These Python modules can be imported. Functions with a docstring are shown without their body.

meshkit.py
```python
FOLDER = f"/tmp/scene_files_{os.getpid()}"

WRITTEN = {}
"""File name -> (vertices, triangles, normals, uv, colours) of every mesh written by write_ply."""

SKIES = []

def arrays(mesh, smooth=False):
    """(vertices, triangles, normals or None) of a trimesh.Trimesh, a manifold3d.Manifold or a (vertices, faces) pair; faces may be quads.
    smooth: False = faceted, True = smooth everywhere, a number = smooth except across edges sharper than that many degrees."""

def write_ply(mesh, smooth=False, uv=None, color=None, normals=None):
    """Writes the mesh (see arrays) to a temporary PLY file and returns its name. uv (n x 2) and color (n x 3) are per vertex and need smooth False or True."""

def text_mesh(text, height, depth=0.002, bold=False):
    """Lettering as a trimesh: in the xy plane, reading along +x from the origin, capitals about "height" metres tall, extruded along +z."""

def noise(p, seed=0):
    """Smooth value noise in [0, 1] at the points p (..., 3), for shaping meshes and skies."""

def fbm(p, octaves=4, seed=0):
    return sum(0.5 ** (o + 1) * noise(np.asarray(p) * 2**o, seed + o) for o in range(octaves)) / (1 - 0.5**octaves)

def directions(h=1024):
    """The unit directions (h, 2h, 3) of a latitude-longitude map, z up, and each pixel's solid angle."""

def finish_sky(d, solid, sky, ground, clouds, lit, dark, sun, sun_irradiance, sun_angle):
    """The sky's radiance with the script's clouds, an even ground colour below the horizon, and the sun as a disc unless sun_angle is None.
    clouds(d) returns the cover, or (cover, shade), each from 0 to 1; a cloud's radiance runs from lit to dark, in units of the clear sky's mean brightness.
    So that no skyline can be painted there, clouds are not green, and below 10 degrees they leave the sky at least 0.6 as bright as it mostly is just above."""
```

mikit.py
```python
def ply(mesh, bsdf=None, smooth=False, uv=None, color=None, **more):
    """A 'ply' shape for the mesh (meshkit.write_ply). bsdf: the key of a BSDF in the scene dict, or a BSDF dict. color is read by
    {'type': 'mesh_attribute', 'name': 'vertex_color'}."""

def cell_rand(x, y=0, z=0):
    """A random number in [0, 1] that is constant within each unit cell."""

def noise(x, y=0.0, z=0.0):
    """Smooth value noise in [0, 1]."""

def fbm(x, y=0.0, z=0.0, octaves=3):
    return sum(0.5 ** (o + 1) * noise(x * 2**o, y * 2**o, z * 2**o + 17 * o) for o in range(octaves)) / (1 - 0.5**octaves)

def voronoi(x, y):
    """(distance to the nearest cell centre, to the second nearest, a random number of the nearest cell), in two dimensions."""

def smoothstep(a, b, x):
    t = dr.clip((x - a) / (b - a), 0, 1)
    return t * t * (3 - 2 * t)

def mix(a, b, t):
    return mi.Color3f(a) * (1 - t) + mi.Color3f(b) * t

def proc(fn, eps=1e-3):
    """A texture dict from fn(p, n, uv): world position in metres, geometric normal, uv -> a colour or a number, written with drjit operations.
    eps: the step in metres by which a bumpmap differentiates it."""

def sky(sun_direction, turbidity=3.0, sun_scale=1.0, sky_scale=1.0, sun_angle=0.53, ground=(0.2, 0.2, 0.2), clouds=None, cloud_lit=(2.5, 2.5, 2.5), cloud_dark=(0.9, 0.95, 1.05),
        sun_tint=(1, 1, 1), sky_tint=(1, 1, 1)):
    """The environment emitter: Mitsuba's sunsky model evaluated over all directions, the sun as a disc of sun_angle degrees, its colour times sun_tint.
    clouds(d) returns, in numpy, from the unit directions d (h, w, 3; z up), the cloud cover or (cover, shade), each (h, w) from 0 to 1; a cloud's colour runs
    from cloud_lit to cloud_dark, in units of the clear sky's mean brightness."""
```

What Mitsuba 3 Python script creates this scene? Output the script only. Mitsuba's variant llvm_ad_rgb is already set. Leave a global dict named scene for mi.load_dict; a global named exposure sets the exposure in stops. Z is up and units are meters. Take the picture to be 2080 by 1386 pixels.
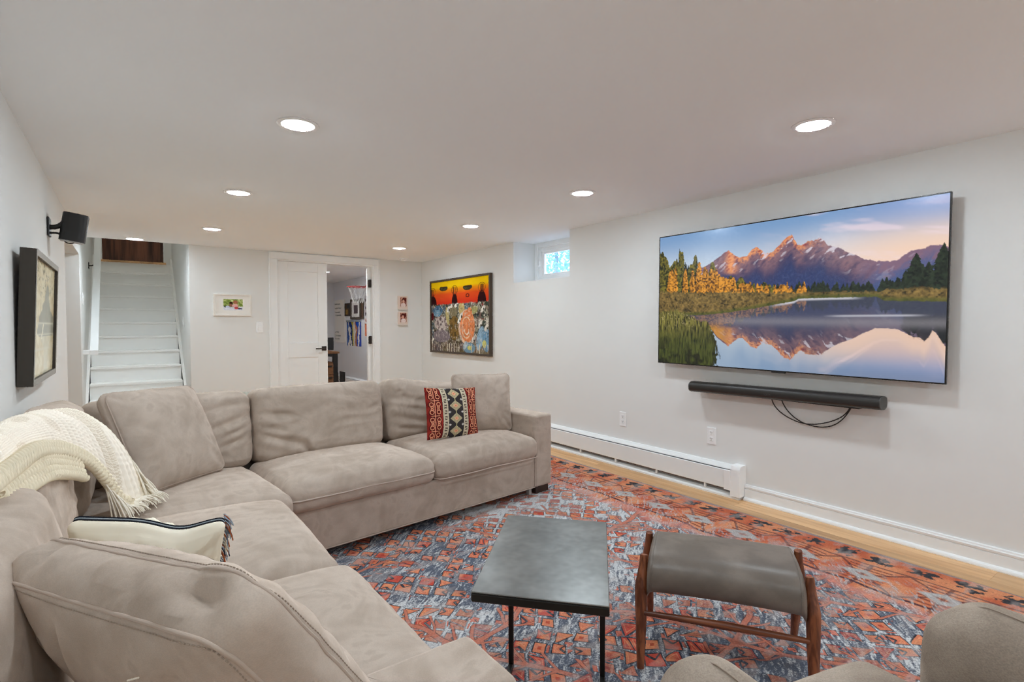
import math, random
import numpy as np, trimesh, drjit as dr, mitsuba as mi, mikit, meshkit
from mikit import noise, fbm, cell_rand, smoothstep, mix, proc

random.seed(7); RNG = np.random.default_rng(7)
T = mi.ScalarTransform4f
scene, labels = {}, {}
# ------------------------------------------------------------------ camera, sky, exposure
F_PX, YAW, PITCH, ROLL, CAM_H = 1080.6, 0.62628, 0.02724, -0.002456, 1.1521
fw = np.array([math.sin(YAW) * math.cos(PITCH), math.cos(YAW) * math.cos(PITCH), -math.sin(PITCH)])
rt = np.array([math.cos(YAW), -math.sin(YAW), 0.0]); upv = np.cross(rt, fw)
upv = -rt * math.sin(ROLL) + upv * math.cos(ROLL)
scene['camera'] = {'type': 'perspective', 'fov': math.degrees(2 * math.atan(1040 / F_PX)), 'fov_axis': 'x', 'near_clip': 0.02, 'far_clip': 200.0,
                   'to_world': T().look_at(origin=[0, 0, CAM_H], target=(np.array([0, 0, CAM_H]) + fw).tolist(), up=upv.tolist())}
scene['sky'] = {**mikit.sky([-0.62, 0.25, 0.74], turbidity=3.5, sun_scale=2.5, sky_scale=7.5, sky_tint=(0.70, 0.98, 1.18),
                            clouds=lambda d: meshkit.fbm(d * 3.0, 4, 3) * 0.9), 'sampling_weight': 1.0}
exposure = 1.17
LAMP = 75.0

# ------------------------------------------------------------------ helpers
def lin(r, g, b):
    return [((c / 255) / 12.92 if c / 255 <= 0.04045 else ((c / 255 + 0.055) / 1.055) ** 2.4) for c in (r, g, b)]
def L3(r, g, b): return mi.Color3f(*lin(r, g, b))
def numbered(k):
    if k not in USED: USED.add(k); return k
    n = 1
    while f'{k}_{n:03d}' in USED: n += 1
    k = f'{k}_{n:03d}'; USED.add(k); return k
USED = set()
def thing(name, label, cat, group=None):
    k = numbered(name); labels[k] = {'label': label, 'category': cat}
    if group: labels[k]['group'] = group
    return k
def part(parent, name, mesh, mat, smooth=False, label=None, kind=None, **more):
    k = numbered(parent + '__' + name); scene[k] = mikit.ply(mesh, mat, smooth, **more)
    if label or kind: labels[k] = {**({'label': label} if label else {}), **({'kind': kind} if kind else {})}
    return k
def single(name, mesh, mat, label, cat, smooth=False, group=None, **more):
    k = thing(name, label, cat, group); scene[k] = mikit.ply(mesh, mat, smooth, **more); return k
def struct(name, mesh, mat, label, smooth=False, **more):
    k = numbered(name); labels[k] = {'label': label, 'kind': 'structure'}
    if mesh is not None: scene[k] = mikit.ply(mesh, mat, smooth, **more)
    return k
def cat(*ms): return trimesh.util.concatenate([m for m in ms if m is not None])
def bx(x0, x1, y0, y1, z0, z1, r=0.0):
    if r <= 0:
        m = trimesh.creation.box((x1 - x0, y1 - y0, z1 - z0)); m.apply_translation(((x0 + x1) / 2, (y0 + y1) / 2, (z0 + z1) / 2)); return m
    P = []
    for sx in (0, 1):
        for sy in (0, 1):
            for sz in (0, 1):
                c = np.array([(x0, x1)[sx], (y0, y1)[sy], (z0, z1)[sz]], float)
                d = np.array([1 - 2 * sx, 1 - 2 * sy, 1 - 2 * sz]) * r
                for k in range(3):
                    q = c + d; q[k] = c[k]; P.append(q)
    return trimesh.convex.convex_hull(np.array(P))
def tube(path, r, sides=8, closed=False, caps=True):
    p = np.asarray(path, float); n = len(p); r = np.broadcast_to(np.asarray(r, float), (n,))
    t = (np.roll(p, -1, 0) - np.roll(p, 1, 0)) if closed else np.gradient(p, axis=0)
    t /= np.linalg.norm(t, axis=1, keepdims=True) + 1e-12
    a = np.zeros_like(p); ref = np.array([0, 0, 1.0]) if abs(t[0, 2]) < .9 else np.array([1.0, 0, 0])
    v = ref - t[0] * (ref @ t[0])
    for i in range(n):
        v = v - t[i] * (v @ t[i]); v /= np.linalg.norm(v) + 1e-12; a[i] = v
    b = np.cross(t, a); ang = np.arange(sides) * 2 * math.pi / sides
    V = (p[:, None] + r[:, None, None] * (np.cos(ang)[None, :, None] * a[:, None] + np.sin(ang)[None, :, None] * b[:, None])).reshape(-1, 3)
    m = n if closed else n - 1
    i, j = np.meshgrid(np.arange(m), np.arange(sides), indexing='ij'); i2 = (i + 1) % n; j2 = (j + 1) % sides
    q = np.stack([i * sides + j, i2 * sides + j, i2 * sides + j2, i * sides + j2], -1).reshape(-1, 4)
    Fc = np.vstack([q[:, [0, 2, 1]], q[:, [0, 3, 2]]])
    if not closed and caps:
        V = np.vstack([V, p[:1], p[-1:]]); k = np.arange(sides); k2 = (k + 1) % sides; e = (n - 1) * sides
        Fc = np.vstack([Fc, np.stack([k, k2, k * 0 + n * sides], 1), np.stack([e + k2, e + k, k * 0 + n * sides + 1], 1)])
    return trimesh.Trimesh(V, Fc, process=False)
def cyl(p0, p1, r, sides=24, r1=None):
    p0, p1 = np.array(p0, float), np.array(p1, float)
    return tube([p0, p1], [r, r if r1 is None else r1], sides)
def lathe(prof, n=32, centre=(0, 0, 0)):
    prof = np.asarray(prof, float); ang = np.arange(n) * 2 * math.pi / n
    V = np.stack([prof[:, None, 0] * np.cos(ang), prof[:, None, 0] * np.sin(ang), np.repeat(prof[:, 1:2], n, 1)], -1).reshape(-1, 3) + centre
    i, j = np.meshgrid(np.arange(len(prof) - 1), np.arange(n), indexing='ij'); j2 = (j + 1) % n
    q = np.stack([i * n + j, i * n + j2, (i + 1) * n + j2, (i + 1) * n + j], -1).reshape(-1, 4)
    return trimesh.Trimesh(V, np.vstack([q[:, [0, 1, 2]], q[:, [0, 2, 3]]]), process=False)
def prism(prof, y0, y1, axis='y'):
    """closed profile of (a, z) pairs extruded along an axis."""
    from shapely.geometry import Polygon
    m = trimesh.creation.extrude_polygon(Polygon(prof), y1 - y0, engine='earcut')
    v = m.vertices.copy(); a, b, c = v[:, 0], v[:, 1], v[:, 2] + y0
    m.vertices = np.stack([a, c, b], 1) if axis == 'y' else np.stack([c, a, b], 1)
    m.fix_normals(); return m
def grid_faces(n, m):
    i, j = np.meshgrid(np.arange(n - 1), np.arange(m - 1), indexing='ij'); k = i * m + j
    q = np.stack([k, k + m, k + m + 1, k + 1], -1).reshape(-1, 4)
    return np.vstack([q[:, [0, 1, 2]], q[:, [0, 2, 3]]])
def spline(pts, n):
    from scipy.interpolate import CubicSpline
    p = np.asarray(pts, float); d = np.r_[0, np.cumsum(np.linalg.norm(np.diff(p, axis=0), axis=1))]
    return CubicSpline(d / d[-1], p)(np.linspace(0, 1, n))
def normals(V, Fc):
    n = np.zeros_like(V); f = np.cross(V[Fc[:, 1]] - V[Fc[:, 0]], V[Fc[:, 2]] - V[Fc[:, 0]])
    for k in range(3): np.add.at(n, Fc[:, k], f)
    return n / (np.linalg.norm(n, axis=1, keepdims=True) + 1e-12)
def crease(V, Fc, a, b, depth, width, lip=0.35):
    a, b = np.array(a, float), np.array(b, float); d = b - a
    t = np.clip(((V - a) @ d) / (d @ d), 0, 1); r = np.linalg.norm(V - a - t[:, None] * d, axis=1)
    fade = np.sin(np.clip(t, 0.02, 0.98) * math.pi) ** 0.6
    g = np.exp(-(r / width) ** 2) - lip * np.exp(-((r - 2.1 * width) / width) ** 2)
    return V - normals(V, Fc) * (depth * fade * g)[:, None]
def rbox(w, d, h, r, crown=(0, 0, 0), seed=0, amp=0.004, step=0.014, wr=1.0):
    """soft upholstered block: rounded box, faces bulged by crown (x, y, z), with shallow wrinkles. Centre at the origin."""
    half = np.array([w, d, h]) / 2; V, Fs, off = [], [], 0
    def line(L):
        n = max(5, int(L / step)); k = 5
        inner = np.linspace(-(L / 2 - r), L / 2 - r, n); e = np.array([1 - math.cos(q) for q in np.linspace(0, math.pi / 2, k + 1)])
        e = r * np.linspace(0, 1, k + 1)[:-1]
        return np.r_[-L / 2 + e, inner, (L / 2 - e)[::-1]]
    for ax in range(3):
        u, v = [k for k in range(3) if k != ax]
        A, B = np.meshgrid(line(2 * half[u]), line(2 * half[v]), indexing='ij')
        for s in (-1, 1):
            q = np.zeros(A.shape + (3,)); q[..., u] = A; q[..., v] = B; q[..., ax] = s * half[ax]
            f = grid_faces(*A.shape); flip = (s > 0) == (ax == 1)
            V.append(q.reshape(-1, 3)); Fs.append((f[:, ::-1] if flip else f) + off); off += A.size
    q = np.vstack(V); Fc = np.vstack(Fs)
    inn = np.clip(q, -(half - r), half - r); dd = q - inn
    # spread the edge strip evenly round the corner
    dd = dd / r; m = np.abs(dd).max(1, keepdims=True)
    dd = np.tan(dd * math.pi / 4) ; L = np.linalg.norm(dd, axis=1, keepdims=True); P = inn + r * dd / np.maximum(L, 1e-9)
    n = P / half
    for ax in range(3):
        if crown[ax]:
            u, v = [k for k in range(3) if k != ax]
            b = (np.clip(1 - np.abs(n[:, u]) ** 2.4, 0, 1) * np.clip(1 - np.abs(n[:, v]) ** 2.4, 0, 1)) ** 0.8
            P[:, ax] += np.sign(P[:, ax]) * crown[ax] * b * np.clip(np.abs(n[:, ax]) * 1.0, 0, 1)
    mesh = trimesh.Trimesh(P, Fc, process=False); mesh.merge_vertices(digits_vertex=6)
    mesh.update_faces(mesh.nondegenerate_faces()); V, Fc = np.array(mesh.vertices), np.array(mesh.faces)
    if amp:
        s = seed * 7.3; N = normals(V, Fc)
        g = (meshkit.fbm(V * [9, 9, 9] + s, 3, seed) - .5) * 2 * amp
        g += (np.abs(meshkit.fbm(V * [5, 16, 16] + s + 3, 2, seed + 5) - .5) * -2 + .35) * amp * 1.1 * wr
        V = V + N * g[:, None]
    return V, Fc
def pillow(w, h, t, edge=0.0, pinch=0.06, n=44, seed=0, amp=0.004, rc=0.0, bulge=.0):
    """scatter cushion: local x = width, y = height, z = thickness (front +z); rc rounds the corners, bulge swells a boxing strip."""
    c = np.sin(np.linspace(-1, 1, n) * math.pi / 2 * .93) / math.sin(math.pi / 2 * .93)
    U, Vv = np.meshgrid(c, c, indexing='ij')
    X = U * w / 2 * (1 - pinch * (1 - Vv ** 2) * np.abs(U)); Y = Vv * h / 2 * (1 - pinch * (1 - U ** 2) * np.abs(Vv))
    if rc:
        mxx = np.maximum(np.maximum(np.abs(U), np.abs(Vv)), 1e-9); bx_, by_ = np.abs(U) / mxx, np.abs(Vv) / mxx; c0 = 1 - rc
        cb, bb = c0 * (bx_ + by_), bx_ ** 2 + by_ ** 2; kk = (cb + np.sqrt(np.maximum(cb ** 2 - bb * (2 * c0 ** 2 - rc ** 2), 0))) / bb
        kk = np.where(np.minimum(bx_, by_) > c0, kk, 1.0); kk = 1 + (kk - 1) * mxx ** 2; X, Y = X * kk, Y * kk
    Z = edge / 2 + (t - edge) / 2 * (np.clip(1 - np.abs(U) ** 2.6, 0, 1) * np.clip(1 - np.abs(Vv) ** 2.6, 0, 1)) ** 0.62
    s = seed * 3.7; ang = np.arctan2(Vv, U); e = np.clip(np.maximum(np.abs(U), np.abs(Vv)), 0, 1)
    def wrk(k): return ((meshkit.fbm(np.stack([X * 10, Y * 10, X * 0 + k + s], -1), 3, seed) - .5) * 2 * amp
                        + np.sin(ang * 22 + 6 * meshkit.noise(np.stack([X * 7, Y * 7, X * 0 + k], -1), seed)) * amp * .55 * np.clip((e - .45) / .4, 0, 1) * (1 - e ** 8))
    m = (1 - e ** 12)
    f = np.stack([X, Y, Z + wrk(1) * m], -1).reshape(-1, 3); b = np.stack([X, Y, -Z - wrk(9) * m], -1).reshape(-1, 3)
    g = grid_faces(n, n); Fc = [g, g[:, ::-1] + n * n]
    idx = np.arange(n * n).reshape(n, n); ring = np.r_[idx[:-1, 0], idx[-1, :-1], idx[1:, -1][::-1], idx[0, 1:][::-1]]
    V = [f, b]; rows = [ring]; base = 2 * n * n; k = 5 if edge > 0 else 0
    R = f[ring]; out = R[:, :2] / (np.linalg.norm(R[:, :2], axis=1, keepdims=True) + 1e-9)
    for i in range(1, k + 1):
        q = i / (k + 1); P = R.copy(); P[:, 2] = edge / 2 * (1 - 2 * q) + (meshkit.noise(np.c_[R[:, :2] * 14, np.full(len(R), q * 3 + s)], seed) - .5) * edge * .10
        P[:, :2] += out * (bulge * math.sin(q * math.pi) + (meshkit.fbm(np.c_[R[:, :2] * 16, np.full(len(R), q * 2 + s)], 2, seed) - .5)[:, None] * bulge * .8)
        V.append(P); rows.append(base + np.arange(len(R))); base += len(R)
    rows.append(ring + n * n)
    for a, d in zip(rows[:-1], rows[1:]):
        a2, d2 = np.roll(a, -1), np.roll(d, -1); Fc += [np.stack([a, d, a2], 1), np.stack([a2, d, d2], 1)]
    V = np.vstack(V); Fc = np.vstack(Fc)
    uv = np.tile(np.stack([(U + 1) / 2, (Vv + 1) / 2], -1).reshape(-1, 2), (2, 1))
    uv = np.vstack([uv] + [uv[ring]] * k)
    return V, Fc, uv, ring, n * n
def frame(C, yaw=0.0, tilt=0.0, roll=0.0):
    """pose of a cushion: columns width, height, front normal; the top leans back by tilt."""
    n = np.array([math.sin(yaw), -math.cos(yaw), 0]); e = np.array([math.cos(yaw), math.sin(yaw), 0]); u = np.array([0, 0, 1.0])
    u2 = u * math.cos(tilt) - n * math.sin(tilt); n2 = n * math.cos(tilt) + u * math.sin(tilt)
    return np.array(C, float), e * math.cos(roll) + u2 * math.sin(roll), -e * math.sin(roll) + u2 * math.cos(roll), n2
def posed(V, fr): C, e, u, n = fr; return C + V[:, :1] * e + V[:, 1:2] * u + V[:, 2:3] * n
def M(V, Fc): return trimesh.Trimesh(V, Fc, process=False)

# ------------------------------------------------------------------ materials
def bsdf(name, **d): scene[name] = d; return name
def prin(color, rough=.5, two=True, **k):
    c = color if isinstance(color, dict) else {'type': 'rgb', 'value': list(color)}
    b = {'type': 'principled', 'base_color': c, 'roughness': rough, **k}
    return {'type': 'twosided', 'b': b} if two else b
def diff(c): return {'type': 'twosided', 'b': {'type': 'diffuse', 'reflectance': c if isinstance(c, dict) else {'type': 'rgb', 'value': list(c)}}}
VC = {'type': 'mesh_attribute', 'name': 'vertex_color'}
scene['m_wall'] = diff(lin(229, 230, 228.5)); scene['m_ceiling'] = diff(lin(246, 250, 253))
scene['m_office'] = diff(lin(222, 224, 228)); scene['m_dark_void'] = diff(lin(40, 38, 36))
scene['m_trim'] = prin(lin(234, 237, 238), .35, specular=.5)
scene['m_stair'] = prin(lin(242, 242, 240), .45, specular=.4)
scene['m_plastic'] = prin(lin(238, 240, 241), .3)
scene['m_slot'] = diff(lin(70, 70, 70))
scene['m_black'] = prin(lin(24, 24, 24), .45)
scene['m_black_gloss'] = prin(lin(12, 12, 12), .22)
scene['m_bronze'] = prin(lin(48, 42, 38), .4, metallic=.4)
scene['m_grille'] = prin(lin(36, 34, 32), .38, specular=.6)
scene['m_grille_cap'] = prin(lin(70, 70, 68), .5)
scene['m_grey_plastic'] = prin(lin(165, 165, 163), .5)
scene['m_glass'] = {'type': 'thindielectric'}
scene['m_frame_dark'] = prin(lin(52, 46, 39), .55)
scene['m_frame_brown'] = prin(lin(70, 58, 46), .5)
scene['m_frame_front'] = prin(lin(150, 146, 139), .45)
scene['m_frame_white'] = prin(lin(226, 223, 216), .5)
scene['m_mat_white'] = diff(lin(240, 238, 233))
scene['m_pink'] = diff(lin(226, 208, 196))
scene['m_print'] = {'type': 'twosided', 'b': {'type': 'diffuse', 'reflectance': VC}}
scene['m_print_gloss'] = {'type': 'twosided', 'b': {'type': 'principled', 'base_color': VC, 'roughness': .15, 'clearcoat': .6, 'clearcoat_gloss': .95}}
scene['m_table_grey'] = prin(lin(140, 139, 128), .5)
scene['m_white_hard'] = prin(lin(225, 222, 216), .4)
scene['m_heater'] = prin(lin(230, 233, 234), .35)
scene['m_fin'] = prin(lin(105, 98, 90), .5, metallic=.5)
scene['m_fringe'] = diff(lin(246, 240, 226))
scene['m_cream'] = {'type': 'twosided', 'b': {'type': 'principled', 'roughness': .9, 'sheen': .3, 'specular': .1, 'base_color': proc(lambda p, n, uv: mix(L3(226, 217, 194), L3(244, 238, 222), fbm(p.x * 9, p.y * 9, p.z * 9)))}}
scene['m_tassel'] = {'type': 'twosided', 'b': {'type': 'diffuse', 'reflectance': VC}}
scene['m_stripe'] = diff(lin(38, 40, 46)); scene['m_stripe_grey'] = diff(lin(150, 160, 168))
scene['m_leg_dark'] = prin(lin(48, 34, 26), .4)
scene['m_pingrey'] = diff(lin(120, 122, 124))
scene['m_rim'] = prin(lin(170, 60, 60), .4); scene['m_net'] = diff(lin(225, 225, 222))
scene['m_leaf'] = {'type': 'principledthin', 'base_color': {'type': 'rgb', 'value': lin(150, 205, 220)}, 'roughness': .6, 'diff_trans': 1.1}
scene['m_bark'] = diff(lin(150, 165, 178)); scene['m_ground'] = diff(lin(190, 200, 205))

def f_suede(p, n, uv):
    wx = (fbm(p.x * 5, p.y * 5, p.z * 5, 2) - .5) * .25
    a = fbm(p.x * 4 + 3, p.y * 4, p.z * 4, 3); st = fbm((p.x + wx) * 26, (p.y - wx) * 9 + 4, (p.z + wx) * 14, 4); s2 = fbm((p.x - wx) * 10, (p.y + wx) * 30, p.z * 18 + 7, 3)
    g = noise(p.x * 700, p.y * 700, p.z * 700)
    t = smoothstep(.3, .7, a * .35 + st * .35 + s2 * .3)
    t = dr.clip(t - .55 * smoothstep(.60, .70, st * .5 + s2 * .5), 0, 1)
    return mix(L3(168, 153, 140), L3(191, 177, 165), t) * (.94 + .12 * g)
scene['m_suede'] = {'type': 'twosided', 'b': {'type': 'principled', 'base_color': proc(f_suede), 'roughness': .92, 'sheen': .35, 'sheen_tint': .5, 'specular': .1}}
scene['m_piping'] = prin(lin(182, 167, 155), .9, sheen=.3, specular=.1)
scene['m_stitch'] = diff(lin(158, 143, 130))
def f_boucle(p, n, uv):
    g = noise(p.x * 520, p.y * 520, p.z * 520); a = fbm(p.x * 8 + 1, p.y * 8, p.z * 8, 3)
    return mix(L3(136, 123, 111), L3(164, 151, 138), smoothstep(.35, .65, a)) * (.82 + .36 * g)
scene['m_boucle'] = {'type': 'twosided', 'b': {'type': 'principled', 'base_color': proc(f_boucle), 'roughness': .95, 'sheen': .3, 'specular': .08}}
def f_floor(p, n, uv):
    row = dr.floor(p.x / .165); r = cell_rand(row, dr.floor((p.y + 9 + row * .61) / 1.25), 4)
    g = fbm(p.x * 34, p.y * 2.2 + row * 7, r * 9, 4); k = fbm(p.x * 12, p.y * 1.3 + row * 5, r * 5, 2)
    c = mix(L3(184, 140, 96), L3(216, 176, 130), smoothstep(.25, .75, g * .6 + k * .4))
    return c * (.84 + .3 * r)
scene['m_floor'] = {'type': 'twosided', 'b': {'type': 'principled', 'base_color': proc(f_floor), 'roughness': .38, 'specular': .4}}
def f_walnut(p, n, uv):
    g = fbm(p.x * 90 + p.z * 3, p.y * 90 - p.z * 4, p.z * 7, 4)
    return mix(L3(92, 48, 28), L3(140, 82, 52), smoothstep(.3, .7, g))
def f_walnut_rail(p, n, uv):
    a, b = p.x * .568 - p.y * .823, p.x * .823 + p.y * .568
    return mix(L3(92, 48, 28), L3(140, 82, 52), smoothstep(.3, .7, fbm(a * 7, b * 90, p.z * 90, 4)))
scene['m_walnut_rail'] = {'type': 'twosided', 'b': {'type': 'principled', 'base_color': proc(f_walnut_rail), 'roughness': .38, 'specular': .5}}
scene['m_walnut'] = {'type': 'twosided', 'b': {'type': 'principled', 'base_color': proc(f_walnut), 'roughness': .38, 'specular': .5}}
def f_leather(p, n, uv):
    a = fbm(p.x * 11, p.y * 11, p.z * 11, 4); g = noise(p.x * 420, p.y * 420, p.z * 420)
    return mix(L3(102, 93, 85), L3(122, 112, 103), smoothstep(.3, .7, a)) * (.95 + .1 * g)
scene['m_leather'] = {'type': 'twosided', 'b': {'type': 'principled', 'base_color': proc(f_leather), 'roughness': .42, 'specular': .5}}
def f_steel(p, n, uv):
    a = fbm(p.x * 9, p.y * 9 + 4, p.z * 9, 4); b = fbm(p.x * 60, p.y * 60, p.z * 60, 2)
    return mix(L3(108, 109, 107), L3(136, 137, 135), smoothstep(.2, .8, a * .75 + b * .25))
scene['m_steel'] = {'type': 'twosided', 'b': {'type': 'principled', 'base_color': proc(f_steel), 'metallic': .9, 'roughness': proc(lambda p, n, uv: .28 + .10 * fbm(p.x * 14, p.y * 14, p.z * 14, 3)), 'specular': .5}}
scene['m_steel_edge'] = prin(lin(34, 33, 31), .4, metallic=.5)
def f_doorwood(p, n, uv):
    g = fbm(p.x * 40, p.z * 3, p.y * 40, 4); r = cell_rand(dr.floor((p.x + 5) / .21), 2, 3)
    return mix(L3(64, 36, 24), L3(110, 68, 48), smoothstep(.25, .75, g)) * (.75 + .5 * r)
scene['m_doorwood'] = {'type': 'twosided', 'b': {'type': 'principled', 'base_color': proc(f_doorwood), 'roughness': .4}}
def f_deskwood(p, n, uv):
    g = fbm(p.x * 8, p.y * 8, p.z * 60, 3); return mix(L3(96, 68, 50), L3(140, 104, 78), g)
scene['m_deskwood'] = diff(proc(f_deskwood))
def f_knit(p, n, uv):
    r = dr.abs(dr.sin(uv.x * 113.1 + .8 * dr.sin(uv.y * 2.2))); r = dr.minimum(r * 3.0, 1); s = dr.abs(dr.sin(uv.y * 330 + dr.floor(uv.x * 82) * 1.57))
    op = smoothstep(.62, .7, noise(uv.x * 16, uv.y * 5)) * smoothstep(.3, .8, s)
    return mix(L3(244, 236, 222), L3(206, 192, 168), dr.clip((1 - r) * .28 + op * .55, 0, 1))
scene['m_knit'] = {'type': 'twosided', 'b': {'type': 'principled', 'base_color': proc(f_knit), 'roughness': .95, 'sheen': .3, 'specular': .05}}
scene['m_yarn'] = {'type': 'twosided', 'b': {'type': 'principled', 'base_color': {'type': 'rgb', 'value': lin(226, 215, 190)}, 'roughness': .95, 'sheen': .3, 'specular': .05}}

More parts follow.
